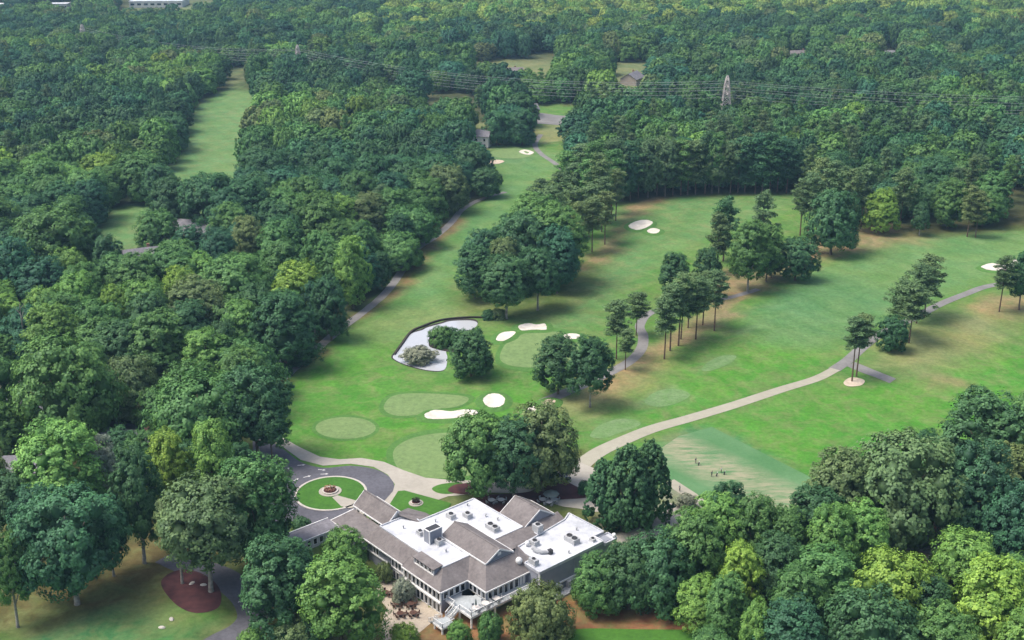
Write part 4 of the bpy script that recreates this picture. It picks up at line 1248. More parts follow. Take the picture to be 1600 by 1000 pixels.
PS = 3.0
def pine_crown(seed, nb=17, leaf=.06, mats=None):
    rng = np.random.default_rng(seed)
    C, N, lvv, ends = [], [], [], []
    for k in range(nb):
        z = (k + rng.uniform(0, .8)) / nb
        rad = (.30 + .70 * math.sin(math.pi * min(1, (1 - z) * .78 + .12))) * rng.uniform(.6, 1.05) if z < .93 else .22
        a = k * 2.4 + rng.uniform(-.5, .5)
        q = rad * .78
        end = np.array([q * math.cos(a), q * math.sin(a), (z * .93 + .03) * PS])
        ends.append(end)
        for j in range(rng.integers(4, 7)):
            cc = end * (1 - .28 * j * rng.uniform(.3, 1) * np.array([1, 1, 0])) + rng.normal(size=3) * np.array([.14, .14, .06])
            cr = rng.uniform(.20, .34)
            tone = rng.uniform(.8, 1.25)
            n = 66
            dd = unit(n, rng)
            C.append(cc + dd * cr * np.array([1, 1, .55]) * rng.uniform(.3, 1, (n, 1)))
            N.append(dd * .8 + np.array([0, 0, .7]) + rng.normal(size=(n, 3)) * .4)
            lvv.append(tone * rng.uniform(.8, 1.2, n))
    C = np.vstack(C); N = np.vstack(N); lvv = np.concatenate(lvv)
    P = leaf_quads(C, N, leaf, rng, .5)
    return mesh_quads('crown', P, lvv, [mats or M['leaf']]), ends

def broad_trunk(seed):
    """unit trunk: height 1 is the height of the tree"""
    rnd = random.Random(seed)
    b = MB()
    lean = (rnd.uniform(-.02, .02), rnd.uniform(-.02, .02))
    b.tube([(0, 0, -.02), (0, 0, .02), (lean[0] * .4, lean[1] * .4, .10), (lean[0], lean[1], .30), (lean[0] * 1.4, lean[1] * 1.4, .62), (lean[0] * 2, lean[1] * 2, .85)], [.034, .026, .021, .018, .011, .004], 8)
    for k in range(6):
        a = k * 1.05 + rnd.uniform(-.3, .3)
        z = .24 + .06 * k
        q = rnd.uniform(.14, .22)
        b.tube([(lean[0], lean[1], z), (q * .5 * math.cos(a), q * .5 * math.sin(a), z + .09), (q * math.cos(a), q * math.sin(a), z + .24)], [.010, .008, .003], 5)
    return b

def pine_trunk(seed, ends, cb):
    rnd = random.Random(seed)
    b = MB()
    b.tube([(0, 0, -.02), (0, 0, .02), (.003, 0, .25), (.006, .002, .6), (0, 0, .97)], [.017, .0135, .011, .008, .002], 7)
    return b

BROAD, BROADT, PINE, PINET = [], [], [], []
for i in range(12):
    hs = HSS[i % 3]
    BROAD.append(broad_crown(10 + i, hs, shape=('round', 'dome', 'tall', 'round')[i // 3], nl=(38, 50, 62)[i % 3], ncl=(15, 14, 13)[i % 3]))
for i in range(4):
    BROADT.append(broad_trunk(40 + i).mesh('trunk', M['bark'], True))
BROADP = [broad_trunk(45 + i).mesh('trunk', M['bark_pale'], True) for i in range(2)]
PEND = []
for i in range(5):
    c, en = pine_crown(60 + i, nb=(19, 22, 25, 20, 23)[i])
    PINE.append(c); PEND.append(en)
    PINET.append(pine_trunk(70 + i, en, .4).mesh('trunk', M['bark_pine'], True))
CS = 2.6
CONE = [broad_crown(80 + i, CS, nl=130, ncl=10, nlf=20, leaf=.036, shape='cone', lobe=(.13, .22)) for i in range(2)]

COLS = {'D': ((0.062, 0.161, 0.063), 'dark green'), 'B': ((0.059, 0.167, 0.086), 'blue-green'), 'M': ((0.099, 0.233, 0.065), 'mid-green'),
        'L': ((0.154, 0.325, 0.072), 'light green'), 'Y': ((0.215, 0.374, 0.060), 'yellow-green'), 'O': ((0.149, 0.226, 0.081), 'olive green'), 'G': ((0.264, 0.308, 0.220), 'grey-green'),
        'P': ((0.116, 0.204, 0.079), 'dusky green'), 'V': ((0.275, 0.413, 0.099), 'pale yellow-green')}  # V has distant sunlight painted into the leaf colour
ORD = ['first', 'second', 'third', 'fourth', 'fifth', 'sixth', 'seventh', 'eighth', 'ninth', 'tenth', 'eleventh', 'twelfth']
TREES = []           # every tree built as a thing: dict
HAND_XY = []

def place_tree(X, Y, Z, h, rx, kind, colr, phrase, seed, cb=None, pale=False, group=None, label=None, sq=1.0):
    TREES.append(dict(X=X, Y=Y, Z=Z, h=h, rx=rx, kind=kind, col=colr, phrase=phrase, seed=seed, cb=cb, pale=pale, group=group, label=label, sq=sq))
    HAND_XY.append((X, Y, rx))

def T(bx, by, ty, w, kind, colr, phrase, cb=None, pale=False, label=None, sq=1.0):
    """a tree seen in the photograph: foot (bx, by), crown top ty, crown width w"""
    X, Y, Z = gp(bx, by)
    # height from the top row
    u, v = 0, (500 - ty) / FOC
    ratio = (-SP + v * CP) / (CP + v * SP)
    h = CAM_H + Y * ratio - Z
    depth = Y * CP + (CAM_H - Z) * SP
    rx = w / 2 / FOC * depth
    place_tree(X, Y, Z, max(2.0, h), rx, kind, colr, phrase, int(bx * 7 + by * 13), cb, pale, None, label, sq)

# ------------------------------------------------------------------ trees picked out one by one
R = 'oak clump in the middle of the course'
for a in [(791, 498, 400, 84, 'o', 'D'), (840, 485, 388, 66, 'o', 'D'), (742, 466, 384, 62, 'o', 'D'), (788, 462, 370, 50, 'o', 'O'), (822, 450, 332, 92, 'o', 'D'),
          (866, 446, 318, 84, 'o', 'M'), (870, 458, 352, 62, 'o', 'B'), (755, 446, 357, 58, 'o', 'B'), (838, 420, 302, 80, 'o', 'M'), (800, 430, 335, 60, 'o', 'D')]:
    T(*a, R, cb=.14 if a[0] not in (791, 840) else .27, pale=a[0] in (791, 840))
R = 'pine belt behind the oak clump'
for a in [(845, 362, 278, 42, 'p', 'P'), (872, 356, 268, 42, 'p', 'P'), (893, 345, 252, 44, 'p', 'P'), (915, 348, 246, 44, 'p', 'M'), (935, 352, 240, 46, 'p', 'P'), (955, 335, 232, 44, 'p', 'M'),
          (905, 398, 312, 40, 'p', 'O'), (925, 394, 306, 42, 'p', 'O'), (945, 382, 298, 42, 'p', 'O'), (884, 318, 236, 44, 'p', 'M'), (905, 312, 222, 46, 'p', 'P'), (930, 318, 218, 46, 'p', 'M'),
          (958, 316, 214, 44, 'p', 'P'), (920, 372, 285, 44, 'p', 'P'), (895, 372, 290, 44, 'p', 'P'), (940, 362, 276, 40, 'p', 'P'), (860, 385, 290, 44, 'p', 'P'), (962, 345, 262, 36, 'p', 'O')]:
    T(*a, R, cb=.38)
R = 'pond'
T(736, 588, 516, 66, 'o', 'D', R, cb=.08, label='dense dark green tree standing beside the pond')
T(654, 566, 543, 50, 's', 'G', R, cb=.12, label='grey-green shrubby tree standing in the pond')
T(690, 540, 510, 38, 's', 'M', R, cb=.0, label='clipped green bush on the pond islet')
T(705, 533, 512, 30, 's', 'D', R, cb=.0, label='small dark bush between the islet bush and the pond tree')
T(779, 498, 482, 22, 's', 'O', R, cb=.0, label='olive bush at the foot of the oak clump above the pond')
T(764, 498, 484, 22, 's', 'D', R, cb=.0, label='dark bush at the end of the pond wall')
T(872, 616, 523, 68, 'o', 'D', R, cb=.12, label='left dark oak of the pair beside the asphalt path')
T(922, 636, 524, 64, 'o', 'D', R, cb=.26, pale=True, label='right dark oak of the pair beside the asphalt path')
R = 'pine group beside the winding path'
for a in [(994, 524, 456, 42, 'p', 'P'), (963, 561, 469, 50, 'p', 'P'), (977, 578, 512, 32, 'p', 'P'), (1038, 561, 462, 46, 'p', 'P'), (1060, 540, 428, 52, 'p', 'P'), (1047, 548, 440, 44, 'p', 'P'), (1064, 530, 432, 44, 'p', 'D'),
          (1087, 530, 430, 46, 'p', 'P'), (1116, 517, 420, 40, 'p', 'P'), (1075, 512, 425, 44, 'p', 'P'), (1098, 508, 424, 40, 'p', 'P')]:
    T(*a, R, cb=.42)
R = 'tree belt beside the third fairway'
for a in [(1052, 468, 393, 48, 'o', 'D', .15), (1103, 465, 386, 40, 'o', 'D', .15), (1130, 408, 307, 50, 'p', 'D', .2), (1168, 456, 345, 62, 'o', 'M', .22), (1187, 412, 297, 44, 'p', 'P', .3), (1197, 440, 350, 50, 'o', 'M', .18),
          (1205, 434, 388, 26, 'o', 'D', .12), (1242, 438, 371, 64, 'o', 'D', .12), (1298, 398, 298, 76, 'o', 'D', .14), (1250, 368, 278, 38, 'p', 'P', .4), (1262, 372, 270, 40, 'p', 'P', .4), (1274, 374, 285, 36, 'p', 'P', .4),
          (1375, 364, 293, 56, 'o', 'Y', .08), (1436, 368, 314, 28, 'o', 'D', .2), (1511, 370, 290, 36, 'p', 'O', .32), (1524, 371, 298, 34, 'p', 'O', .32), (1325, 362, 262, 44, 'p', 'P', .35), (1345, 355, 255, 44, 'p', 'P', .35),
          (1300, 350, 252, 46, 'p', 'P', .35), (1280, 345, 245, 46, 'p', 'O', .35), (1405, 358, 262, 44, 'p', 'P', .35), (1120, 428, 330, 40, 'p', 'P', .3)]:
    T(*a[:6], R, cb=a[6], pale=a[0] in (1168, 1436, 1511, 1524))
R = 'right-hand row by the asphalt path'
for a in [(1444, 495, 400, 58, 'p', 'P', .35), (1420, 536, 442, 58, 'p', 'P', .4), (1402, 522, 436, 46, 'p', 'P', .3), (1432, 505, 412, 50, 'p', 'P', .35), (1392, 548, 494, 46, 'o', 'D', .08), (1331, 596, 494, 46, 'p', 'P', .5), (1338, 588, 488, 48, 'p', 'P', .5),
          (1561, 487, 400, 34, 'p', 'P', .42), (1592, 484, 394, 46, 'o', 'D', .22)]:
    T(*a[:6], R, cb=a[6])
R = 'far edge of the second fairway'
rr = random.Random(5)
for k in range(21):
    x = 972 + k * 12.8 + rr.uniform(-3, 3)
    y = 313 - 12 * min(1, (x - 965) / 150) + rr.uniform(-1, 2)
    T(x, y, y - rr.uniform(78, 98), rr.uniform(36, 48), 'p' if rr.random() < .6 else 'o', rr.choice('PPMDB'), R, cb=rr.uniform(.12, .3))
for k in range(20):
    x = 968 + k * 13.6 + rr.uniform(-4, 4)
    y = 305 - 12 * min(1, (x - 965) / 150) + rr.uniform(-2, 1)
    T(x, y, y - rr.uniform(60, 88), rr.uniform(44, 58), 'o', rr.choice('MDDBP'), 'second row behind the second fairway edge', cb=rr.uniform(.03, .1))
R = 'white house behind the far green'
for a in [(778, 227, 172, 46, 'o', 'D'), (816, 227, 170, 48, 'o', 'D'), (798, 223, 164, 48, 'o', 'B')]:
    T(*a, R, cb=.06)
T(761, 309, 262, 46, 'o', 'D', R, cb=.12, label='round dark oak standing clear at the edge of the first fairway')

R = 'wood left of the practice greens'
for a in [(109, 692, 524, 150, 'o', 'M'), (199, 615, 500, 84, 'o', 'D'), (255, 612, 487, 98, 'o', 'M'), (326, 620, 512, 78, 'o', 'L'), (130, 540, 425, 74, 'o', 'L'), (187, 548, 445, 52, 'o', 'Y'), (222, 502, 398, 78, 'o', 'M'),
          (268, 482, 388, 98, 'o', 'M'), (288, 512, 415, 52, 'o', 'Y'), (320, 482, 393, 64, 'o', 'L'), (372, 502, 400, 106, 'o', 'M'), (388, 570, 468, 64, 'o', 'L'), (470, 512, 407, 78, 'o', 'Y'), (447, 578, 452, 92, 'o', 'D'), (408, 560, 440, 70, 'o', 'D'),
          (518, 532, 430, 56, 'o', 'D'), (493, 526, 440, 40, 'o', 'B'), (552, 482, 367, 58, 'o', 'L'), (530, 470, 380, 50, 'o', 'M'), (568, 432, 345, 46, 'o', 'M'), (628, 396, 332, 42, 'o', 'D'), (597, 452, 392, 30, 'o', 'D'), (30, 495, 370, 74, 'o', 'B'), (92, 440, 325, 116, 'o', 'M'),
          (76, 502, 400, 78, 'o', 'B'), (175, 458, 365, 54, 'o', 'D'), (250, 402, 328, 64, 'o', 'M'), (302, 428, 350, 56, 'o', 'B'), (345, 428, 352, 50, 'o', 'B'), (392, 432, 337, 50, 'o', 'O'), (442, 442, 343, 70, 'o', 'M'), (505, 415, 300, 82, 'o', 'M'),
          (275, 362, 276, 72, 'o', 'D'), (224, 316, 238, 78, 'o', 'M'), (252, 322, 258, 56, 'o', 'D'), (332, 366, 270, 84, 'o', 'D'), (392, 372, 277, 72, 'o', 'D'), (48, 584, 478, 68, 'o', 'B'), (8, 592, 518, 52, 'o', 'M'), (355, 600, 500, 50, 'o', 'D'), (300, 560, 470, 70, 'o', 'D'), (240, 560, 455, 70, 'o', 'D')]:
    T(*a, R, cb=.10, pale=a[0] in (493,))
R = 'oaks at the mouth of the driveway'
T(322, 722, 592, 150, 'o', 'M', R, cb=.15, label='broad spreading oak above the driveway mouth')
T(404, 716, 571, 112, 'o', 'D', R, cb=.24, label='tall dark oak standing at the driveway mouth')
T(426, 722, 612, 60, 'o', 'D', R, cb=.3, label='slim dark tree leaning over the driveway entrance')
T(284, 700, 612, 80, 'o', 'L', R, cb=.2, label='lighter green tree behind the broad driveway oak')
R = 'shady yard on the lower left'
for a in [(108, 822, 658, 134, 'o', 'L', .1, 0), (22, 850, 738, 84, 'o', 'D', .15, 0), (121, 944, 765, 150, 'o', 'B', .18, 1), (178, 900, 775, 66, 'o', 'B', .35, 1), (226, 880, 692, 74, 'o', 'D', .2, 1), (272, 810, 668, 74, 'o', 'Y', .1, 0), (330, 924, 750, 144, 'o', 'P', .32, 1), (285, 912, 770, 60, 'o', 'O', .4, 1),
          (340, 806, 658, 74, 'o', 'L', .1, 0), (408, 880, 714, 114, 'o', 'M', .12, 0), (440, 985, 838, 114, 'o', 'D', .12, 0), (536, 1016, 868, 120, 'o', 'L', .1, 0), (28, 980, 832, 56, 'o', 'M', .3, 1), (70, 900, 760, 70, 'o', 'B', .25, 1), (165, 800, 680, 60, 'o', 'G', .1, 0), (4, 800, 700, 40, 'o', 'O', .1, 0),
          (470, 935, 850, 60, 'o', 'D', .1, 0), (8, 720, 630, 60, 'o', 'M', .1, 0), (196, 745, 668, 54, 'o', 'D', .1, 0), (230, 760, 672, 60, 'o', 'M', .1, 0), (382, 770, 690, 40, 'o', 'D', .2, 0), (300, 770, 690, 60, 'o', 'D', .2, 0)]:
    T(*a[:6], R, cb=a[6], pale=bool(a[7]))
T(540, 902, 828, 66, 'o', 'L', R, cb=.12, label='small light green tree against the clubhouse left wing')
T(460, 1010, 968, 70, 's', 'O', R, cb=0, label='olive shrub at the bottom edge beside the lane')
T(395, 1012, 985, 40, 's', 'L', R, cb=0, label='light green shrub at the bottom edge by the lane')
T(492, 1010, 962, 50, 's', 'D', R, cb=0, label='dark shrub under the tree at the lane')
T(470, 828, 808, 28, 's', 'D', R, cb=0, label='dark rounded shrub at the corner of the grey left wing')
R = 'clubhouse front'
T(746, 776, 650, 104, 'o', 'M', R, cb=.16, label='left of the large oaks in front of the clubhouse')
T(803, 782, 655, 84, 'o', 'D', R, cb=.22, pale=True, label='middle oak of the clubhouse front with a pale trunk')
T(848, 768, 632, 108, 'o', 'O', R, cb=.2, label='right and tallest oak of the clubhouse front')
T(944, 820, 722, 66, 'c', 'D', R, cb=0, label='left dense dark conifer of the tight clump by the right wing')
T(978, 828, 702, 78, 'c', 'D', R, cb=0, label='middle dense dark conifer of the tight clump by the right wing')
T(1012, 816, 694, 76, 'c', 'D', R, cb=0, label='right and tallest dense dark conifer of the clump by the right wing')
T(845, 998, 920, 94, 's', 'O', R, cb=0, label='big rounded magnolia bush below the deck')
T(716, 1006, 972, 40, 's', 'L', R, cb=0, label='bright green bush under the deck landing')
T(766, 1002, 960, 40, 's', 'M', R, cb=0, label='green bush between the deck post and the magnolia')
T(632, 1008, 978, 44, 's', 'Y', R, cb=0, label='yellow-green bush at the patio corner')
T(630, 937, 905, 34, 's', 'G', R, cb=0, label='small grey-green tree in the patio planter')
T(601, 908, 880, 26, 's', 'O', R, cb=0, label='small olive tree in the planter by the patio door')
T(862, 752, 733, 24, 's', 'D', R, cb=0, label='dark clipped shrub behind the golf carts')
T(912, 772, 752, 18, 's', 'D', R, cb=0, label='dark upright shrub beside the conifers')
T(838, 760, 742, 22, 's', 'D', R, cb=0, label='dark shrub under the tallest clubhouse oak')
T(1072, 792, 772, 30, 's', 'G', R, cb=0, label='grey-green shrub by the range path')
T(700, 812, 806, 12, 's', 'D', R, cb=0, label='low shrub by the upper white roof corner')
T(465, 568, 556, 40, 's', 'B', R, cb=0, label='low blue-green shrub at the wood edge by the white post')
T(438, 584, 570, 40, 's', 'D', R, cb=0, label='low dark shrub around the white post')
R = 'wood right of the clubhouse'
for a in [(932, 950, 866, 76, 'o', 'M'), (982, 952, 850, 92, 'o', 'D'), (1030, 948, 832, 104, 'o', 'D'), (1080, 930, 800, 90, 'o', 'M'), (1000, 930, 860, 80, 'o', 'M'), (1090, 985, 900, 70, 'o', 'L'), (966, 930, 852, 62, 'o', 'O'),
          (1115, 892, 776, 86, 'o', 'L'), (1132, 860, 752, 62, 'o', 'D'), (1175, 900, 770, 70, 'o', 'M'), (1268, 882, 764, 100, 'o', 'D'), (1400, 858, 682, 172, 'o', 'P'), (1512, 866, 688, 108, 'o', 'B'), (1528, 772, 612, 120, 'o', 'D'), (1590, 778, 612, 90, 'o', 'M'), (1290, 916, 786, 76, 'o', 'L'),
          (1340, 908, 784, 78, 'o', 'L'), (1282, 982, 856, 112, 'o', 'M'), (1152, 968, 848, 64, 'o', 'Y'), (1385, 998, 866, 124, 'o', 'Y'), (1500, 935, 834, 112, 'o', 'L'), (1538, 1040, 876, 126, 'o', 'Y'), (1600, 1030, 872, 90, 'o', 'L'), (1230, 1078, 940, 104, 'o', 'B'), (1350, 1080, 928, 140, 'o', 'D'),
          (1175, 1064, 936, 56, 'o', 'L'), (1210, 950, 835, 84, 'o', 'D'), (1575, 900, 750, 90, 'o', 'B'), (1440, 760, 672, 60, 'o', 'D'), (1600, 1100, 950, 110, 'o', 'L'), (1460, 1090, 950, 110, 'o', 'M'), (1110, 1080, 985, 80, 'o', 'M'), (1220, 905, 790, 70, 'o', 'M'), (1240, 1010, 885, 80, 'o', 'M'), (1440, 1010, 900, 80, 'o', 'D'), (1130, 1010, 900, 70, 'o', 'M')]:
    T(*a, R, cb=.08)

# ------------------------------------------------------------------ the woods: fill in by area
rng = np.random.default_rng(77)
SPC = 15.2
pts = []
gxx = np.arange(-900, 900, SPC); gyy = np.arange(205, 1800, SPC * .9)
PX_, PY_ = np.meshgrid(gxx, gyy)
PX_[1::2] += SPC / 2
PX_ = (PX_ + rng.uniform(-2.9, 2.9, PX_.shape)).ravel(); PY_ = (PY_ + rng.uniform(-2.9, 2.9, PY_.shape)).ravel()
keep = np.abs(PX_) < .44 * PY_ + 45
PX_, PY_ = PX_[keep], PY_[keep]
d = np.maximum(inside_dist(PX_, PY_, COURSE_G), inside_dist(PX_, PY_, LEFT_G))
for P in FAR_G:
    d = np.maximum(d, inside_dist(PX_, PY_, P) + 3)
keep = d < -2.0
PX_, PY_, dd_ = PX_[keep], PY_[keep], d[keep]
LINE = [gp(133, 82)[:2], gp(468, 128)[:2], gp(1132, 198)[:2]]
LINE.append((LINE[2][0] + 330, LINE[2][1] - 40))
near_line = np.zeros(len(PX_), bool)
for (ax, ay), (bx_, by_) in zip(LINE[:-1], LINE[1:]):
    tt = np.clip(((PX_ - ax) * (bx_ - ax) + (PY_ - ay) * (by_ - ay)) / ((bx_ - ax) ** 2 + (by_ - ay) ** 2), 0, 1)
    near_line |= np.hypot(PX_ - ax - tt * (bx_ - ax), PY_ - ay - tt * (by_ - ay)) < 13
PX_, PY_, dd_ = PX_[~near_line], PY_[~near_line], dd_[~near_line]
hx = np.array([(a, b) for a, b, _ in HAND_XY]); hr = np.array([r for _, _, r in HAND_XY])
dist = np.full(len(PX_), 1e9)
for (a, b), r in zip(hx, hr):
    dist = np.minimum(dist, np.hypot(PX_ - a, PY_ - b) - r * .55)
keep = dist > 5.5
PX_, PY_, dd_ = PX_[keep], PY_[keep], dd_[keep]
PZ_ = height(PX_, PY_)
order = np.argsort(PY_)
PX_, PY_, PZ_, dd_ = PX_[order], PY_[order], PZ_[order], dd_[order]
nz = np.sin(PX_ / 37 + 2 * np.sin(PY_ / 61)) + np.sin(PY_ / 45 + 1.7 * np.sin(PX_ / 53)) + rng.normal(size=len(PX_)) * .9
n_b = sum(1 for t in TREES if t['kind'] == 'o'); n_p = sum(1 for t in TREES if t['kind'] == 'p')
FAR = dict(co=[], scl=[], rot=[], pid=[], tint=[])
def zone(x, y):
    if y > 690 and x > 1000: return 'wood right of the clubhouse'
    if x < 560 and y > 470: return 'wood left of the practice greens'
    if x < 260: return 'forest left of the narrow fairway' if y < 380 else 'wood along the left edge'
    if x < 780: return 'wood left of the first fairway'
    if x < 1240: return 'forest behind the second fairway'
    return 'forest behind the third fairway'
for i in range(len(PX_)):
    X, Y, Z = float(PX_[i]), float(PY_[i]), float(PZ_[i])
    q = nz[i]
    sx, sy = proj(X, Y, Z + 14)
    vis = -40 < sx < 1640 and sy < 1010
    ispine = (sx > 860 and sy < 340 and Y < 760 and rng.random() < .38) or rng.random() < .05
    h = rng.uniform(14, 24) if not ispine else rng.uniform(18, 25)
    rx = rng.uniform(6.8, 10.4) if not ispine else rng.uniform(3.2, 4.6)
    if q < -1.3: c = 'D'
    elif q < -.2: c = 'B' if rng.random() < .5 else 'D'
    elif q < 1.1: c = 'M'
    elif q < 1.9: c = 'M' if rng.random() < .55 else 'O'
    else: c = 'L' if rng.random() < .85 else 'Y'
    if ispine: c = 'P' if rng.random() < .7 else 'M'
    if Y > 1080 and sx > 520 + 80 * math.sin(Y / 90) and rng.random() < min(.9, (Y - 1100 - 70 * math.sin(sx / 160)) / 200): c = 'V' if rng.random() < .7 else 'L'   # sunlit band at the top: sunlight painted in as paler leaf tints
    if vis and not ispine and n_b < 300:
        n_b += 1
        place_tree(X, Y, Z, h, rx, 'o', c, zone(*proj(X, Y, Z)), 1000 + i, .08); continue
    if vis and ispine and n_p < 130 and Y < 700:
        n_p += 1
        place_tree(X, Y, Z, h, rx, 'p', c, zone(*proj(X, Y, Z)), 1000 + i, .3); continue
    FAR['co'].append((X, Y, Z)); FAR['rot'].append((0, 0, rng.uniform(0, 6.28)))
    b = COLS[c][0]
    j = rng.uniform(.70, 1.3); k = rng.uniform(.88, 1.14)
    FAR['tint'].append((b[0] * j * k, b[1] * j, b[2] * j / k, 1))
    if ispine: FAR['pid'].append(int(rng.integers(6, 8))); FAR['scl'].append((rx, rx, h))
    else: FAR['pid'].append(int(rng.integers(0, 6))); FAR['scl'].append((rx, rx * rng.uniform(.85, 1.1), h))
print('trees as things', len(TREES), 'broad', n_b, 'pine', n_p, 'forest', len(FAR['co']))

# ------------------------------------------------------------------ labels, then the tree objects
KW = {'o': 'broadleaf tree', 'p': 'pine', 'c': 'conifer', 's': 'shrub'}
NAME = {'o': 'broadleaf_tree', 'p': 'pine_tree', 'c': 'conifer_tree', 's': 'shrub'}
cls = {}
for t in TREES:
    t['px'] = proj(t['X'], t['Y'], t['Z'])
    if not t['label']:
        cls.setdefault((t['phrase'], t['kind'], t['col']), []).append(t)
def size_words(ts):
    hs = sorted(t['h'] for t in ts)
for (ph, kd, co), ts in cls.items():
    base = COLS[co][1] + ' ' + KW[kd]
    rows = [('', ts)]
    if len(ts) > 12:
        ts2 = sorted(ts, key=lambda t: t['Y'])
        nrow = min(6, math.ceil(len(ts) / 12))
        nm = [['front half', 'back half'], ['front third', 'middle third', 'back third'], ['front quarter', 'second quarter', 'third quarter', 'back quarter'], ['front fifth', 'second fifth', 'third fifth', 'fourth fifth', 'back fifth'],
              ['front sixth', 'second sixth', 'third sixth', 'fourth sixth', 'fifth sixth', 'back sixth']][max(0, nrow - 2)]
        k = math.ceil(len(ts2) / nrow)
        rows = [(' (%s)' % nm[r], ts2[r * k:(r + 1) * k]) for r in range(nrow)]
    for rn, tt in rows:
        tt = sorted(tt, key=lambda t: t['px'][0])
        for k, t in enumerate(tt):
            if len(tt) == 1:
                t['label'] = 'only %s, %s%s' % (base, ph, rn)
            elif k < 12:
                t['label'] = '%s %s from the left, %s%s' % (ORD[k], base, ph, rn)
            else:
                t['label'] = '%s near the right end, %s%s' % (base, ph, rn)
                t['group'] = '%ss near the right end of the %s' % (base, ph)
for t in TREES:
    rnd = random.Random(t['seed'])
    e = empty(NAME[t['kind']], (t['X'], t['Y'], t['Z'] - .05))
    tag(e, t['label'], {'o': 'tree', 'p': 'pine', 'c': 'conifer', 's': 'shrub'}[t['kind']], t['group'] or KW[t['kind']] + 's of the ' + t['phrase'])
    h, rx = t['h'], t['rx']
    cb = t['cb'] if t['cb'] is not None else .1
    base = COLS[t['col']][0]
    j = rnd.uniform(.86, 1.16); k = rnd.uniform(.93, 1.08)
    if t['kind'] == 'o':
        hk = min(range(3), key=lambda k_: abs(math.log(h * (1 - cb) / rx / HSS[k_])))
        cm = BROAD[hk + 3 * rnd.randrange(4)]; zs = HSS[hk]; tm = rnd.choice(BROADP if t['pale'] else BROADT)
    elif t['kind'] == 'p':
        i = rnd.randrange(len(PINE)); cm, tm = PINE[i], PINET[i]
    elif t['kind'] == 'c':
        cm, tm = rnd.choice(CONE), BROADT[0]
    else:
        cm, tm = BROAD[(0, 3, 9)[rnd.randrange(3)]], BROADT[1]; zs = HSS[0]
    if t['kind'] == 'p': rx *= 1.16
    zs = zs if t['kind'] in 'os' else PS if t['kind'] == 'p' else CS
    cr = link('crown', cm, e, (0, 0, h * cb))
    cr.scale = (rx, rx * rnd.uniform(.88, 1.08), h * (1 - cb) / zs)
    cr.rotation_euler[2] = rnd.uniform(0, 6.28)
    cr.color = (base[0] * j * k, base[1] * j, base[2] * j / k, 1)
    tr = link('trunk', tm, e)
    tw = h * (.95 if t['kind'] != 's' else .6)
    if t['kind'] == 'o': tw = max(h * .6, min(h * 1.1, rx * 2.4))
    tr.scale = (tw, tw, h * .97)
    tr.rotation_euler[2] = rnd.uniform(0, 6.28)

# ------------------------------------------------------------------ the mass of the forest
kinds = bpy.data.collections.new('forest_kinds')
def far_tree(mesh_fn, i, cb, zs):
    """a small tree of unit size with its trunk in one mesh"""
    me = mesh_fn()
    bm = bmesh.new(); bm.from_mesh(me)
    for v in bm.verts: v.co.z = cb + v.co.z / zs * (1 - cb)
    r = bmesh.ops.create_cone(bm, segments=5, radius1=.045, radius2=.02, depth=.6, matrix=Matrix.Translation((0, 0, .3)))
    for f in {f for v in r['verts'] for f in v.link_faces}: f.material_index = 1
    bm.to_mesh(me); bm.free()
    me.materials.append(M['bark'])
    o = bpy.data.objects.new('forest_kind_%d' % i, me)
    kinds.objects.link(o)
FHS = (1.4, 1.55, 1.75, 1.5, 1.9, 1.6)
for i in range(6):
    far_tree(lambda: broad_crown(200 + i, FHS[i], nl=84, ncl=8, nlf=12, leaf=.048, shape=('round', 'dome', 'round')[i % 3], mats=M['leaf_far'], lobe=(.15, .26), deep=.93), i, .08, FHS[i])
for i in range(2):
    far_tree(lambda: pine_crown(230 + i, nb=15, leaf=.08, mats=M['leaf_far'])[0], 6 + i, .3, PS)
fm = bpy.data.meshes.new('forest')
n = len(FAR['co'])
fm.vertices.add(n); fm.vertices.foreach_set('co', np.array(FAR['co'], np.float32).ravel())
for nm, ty, key in (('rot', 'FLOAT_VECTOR', 'vector'), ('scl', 'FLOAT_VECTOR', 'vector'), ('tint', 'FLOAT_COLOR', 'color'), ('pid', 'INT', 'value')):
    a = fm.attributes.new(nm, ty, 'POINT'); a.data.foreach_set(key, np.array(FAR[nm], np.int32 if ty == 'INT' else np.float32).ravel())
fo = tag(link('forest', fm), 'dense green forest canopy stretching to the horizon', 'forest', None, 'stuff')
ng = bpy.data.node_groups.new('forest_scatter', 'GeometryNodeTree')
ng.interface.new_socket('Geometry', in_out='INPUT', socket_type='NodeSocketGeometry')
ng.interface.new_socket('Geometry', in_out='OUTPUT', socket_type='NodeSocketGeometry')
N_, L_ = ng.nodes, ng.links
gi, go = N_.new('NodeGroupInput'), N_.new('NodeGroupOutput')
iop = N_.new('GeometryNodeInstanceOnPoints'); ci = N_.new('GeometryNodeCollectionInfo')
ci.inputs['Collection'].default_value = kinds; ci.inputs['Separate Children'].default_value = True; ci.inputs['Reset Children'].default_value = True
def named(nm, ty):
    a = N_.new('GeometryNodeInputNamedAttribute'); a.data_type = ty; a.inputs['Name'].default_value = nm
    return a.outputs['Attribute']
L_.new(gi.outputs[0], iop.inputs['Points']); L_.new(ci.outputs[0], iop.inputs['Instance'])
iop.inputs['Pick Instance'].default_value = True
L_.new(named('pid', 'INT'), iop.inputs['Instance Index'])
er = N_.new('FunctionNodeEulerToRotation'); L_.new(named('rot', 'FLOAT_VECTOR'), er.inputs[0]); L_.new(er.outputs[0], iop.inputs['Rotation'])
L_.new(named('scl', 'FLOAT_VECTOR'), iop.inputs['Scale'])
L_.new(iop.outputs[0], go.inputs[0])
md = fo.modifiers.new('scatter', 'NODES'); md.node_group = ng

